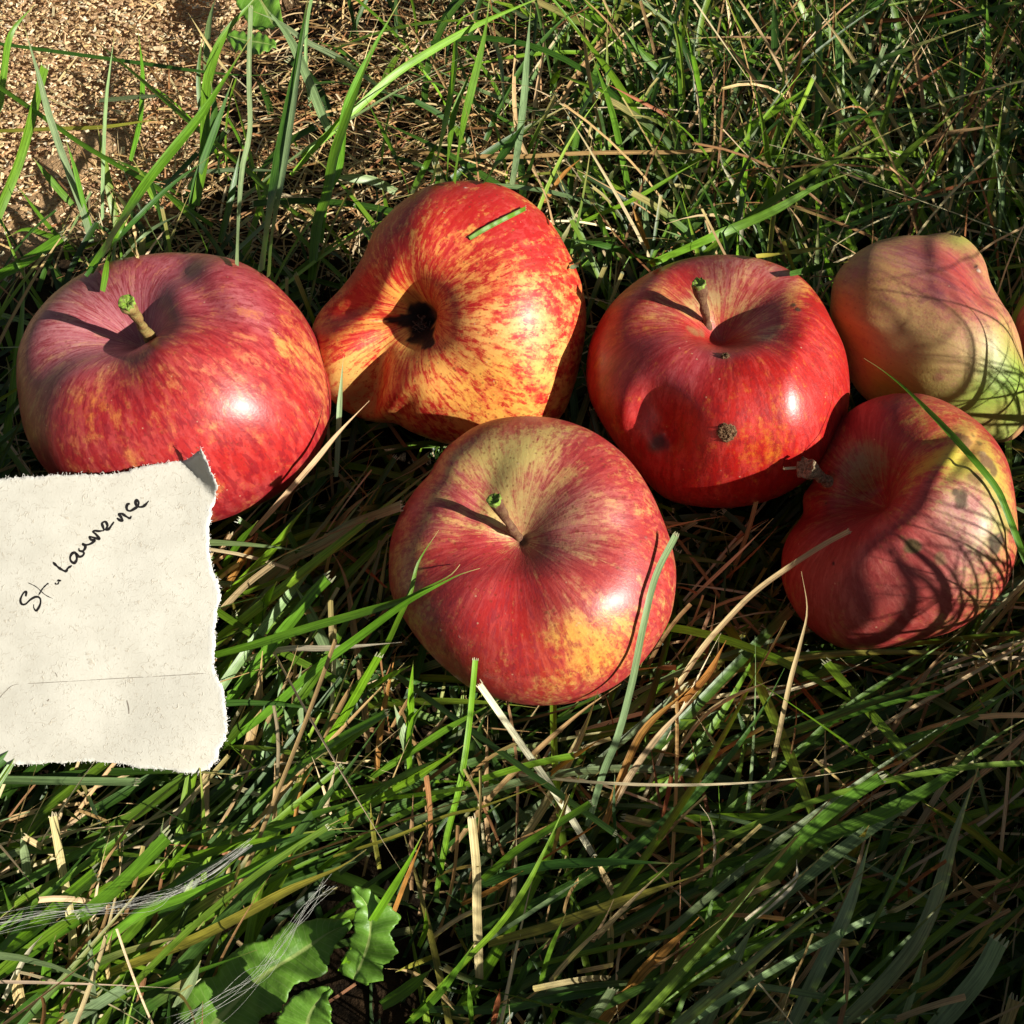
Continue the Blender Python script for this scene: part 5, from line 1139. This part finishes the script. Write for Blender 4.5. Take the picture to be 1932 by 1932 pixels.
def leaf(label, mid, left, right, z, seed, name='weed_leaf', grp='broad weed leaves in the grass'):
    """mid: pixel path of the rib; left / right: widths in px along it"""
    n = 60; P2 = catmull(np.array(mid, float), n); T = np.gradient(P2, axis=0); T /= np.linalg.norm(T, axis=1)[:, None]; N2 = np.stack([T[:, 1], -T[:, 0]], -1)
    tt = np.linspace(0, 1, n); lw = np.interp(tt, np.linspace(0, 1, len(left)), left); rw = np.interp(tt, np.linspace(0, 1, len(right)), right)
    r = np.random.default_rng(seed); lw = lw * (1 + .035 * r.normal(size=n)); rw = rw * (1 + .035 * r.normal(size=n))
    K = 9; V = []; U = []; wv = Wave(seed, .9); zz = np.interp(tt, np.linspace(0, 1, len(z)), z)
    for i in range(-K, K + 1):
        f = i / K; wd = (lw if f < 0 else rw) * f
        Q = P2 + N2 * wd[:, None]
        W = at_z(Q[:, 0], Q[:, 1], zz); W[:, 2] += .16 * wv(W * 1.6) + .25 * (abs(f)) - .2 * f * f + .05 * np.sin(tt * 38 + seed) * abs(f)
        V.append(W); U.append(np.stack([np.full(n, f), tt * 12, np.full(n, .5)], -1))
    m_ = 2 * K + 1; V = np.vstack(V)
    top = [(a * n + b, (a + 1) * n + b, (a + 1) * n + b + 1, a * n + b + 1) for a in range(m_ - 1) for b in range(n - 1)]
    o = mesh_obj(name, V, np.array(top), M_leaf, base=V[len(V) // 2], attrs={'suv': ('FLOAT_VECTOR', np.vstack(U))})
    sol = o.modifiers.new('thickness', 'SOLIDIFY'); sol.thickness = .0002
    return tag(o, label, 'weed leaf', grp)
leaf('bright toothed weed leaf with a pale rib, cut by the bottom edge of the photo', [(570, 1990), (580, 1920), (600, 1885), (622, 1862)], [40, 60, 48, 66, 50, 40, 34, 12, 5], [60, 70, 66, 60, 50, 42, 30, 16, 4], (1.8, 2.5, 3.0), 5)
leaf('crumpled green weed leaf standing on end with a brown tip, right of the toothed leaf', [(668, 1850), (690, 1800), (700, 1760), (695, 1715), (668, 1678)], [26, 50, 40, 62, 36, 60, 26, 20, 5], [20, 36, 30, 34, 28, 32, 22, 18, 5], (1.4, 2.2, 2.6), 6)
leaf('long dark weed leaf lying under the grass at the bottom left of the photo', [(380, 1960), (450, 1880), (530, 1815), (600, 1765), (660, 1735)], [70, 80, 60, 76, 46, 66, 30, 8], [60, 80, 60, 70, 50, 56, 30, 6], (1.0, 1.5, 1.8), 7)
leaf('smooth light green weed leaf at the top edge of the photo', [(470, -40), (490, 0), (515, 30), (530, 48)], [40, 42, 30, 4], [30, 36, 26, 4], (1.6, 2.0), 9)
leaf('toothed green weed leaf lying on the sawdust near the top', [(432, 78), (462, 84), (492, 88), (522, 92)], [6, 22, 18, 26, 16, 4], [4, 20, 14, 22, 12, 4], (1.3, 1.5), 10)

# ------------------------------------------------------------------ pale hairs caught in the grass, lower left
M_hair = simple('pale_hair', (.50, .50, .44), .6, 8, .2)
def hairs(label, mid, n, spread, seed, z):
    r = np.random.default_rng(seed); VV, FF = [], []; nn = 0; b = None
    for k in range(n):
        P2 = np.array(mid, float); s = r.normal(size=2) * spread; ph = r.uniform(0, 6)
        fan = np.linspace(.5, 1.5, len(P2))[:, None]
        P2 = P2 + s * fan * (np.linspace(-1, 1, len(P2))[:, None] * r.uniform(-1, 1) + .6) + r.normal(size=P2.shape) * spread * .5
        P2 = catmull(P2, 30); zz = np.linspace(z[0], z[1], 30) + .15 * np.sin(np.linspace(0, 5, 30) + ph)
        W = at_z(P2[:, 0], P2[:, 1], zz)
        v, f, _t = tube(W, r.uniform(.0015, .0034), 4, False); VV.append(v); FF += [tuple(x + nn for x in q_) for q_ in f]; nn += len(v)
        if b is None: b = W[0]
    o = mesh_obj('hair_tuft', np.vstack(VV), np.array(FF), M_hair, base=b)
    return tag(o, label, 'hair tuft', 'tufts of pale animal hair')
hairs('tuft of white hairs strung across the grass below the note', cD([(1420, 580), (1200, 740), (1000, 840), (850, 895), (600, 935), (300, 965), (-40, 1030)]), 15, 10, 1, (3.0, 3.4))
hairs('sparse fan of long white hairs above the dark weed leaf', cD([(1860, 790), (1750, 920), (1600, 1150), (1450, 1330), (1250, 1450), (1000, 1590)]), 9, 16, 2, (2.6, 2.8))
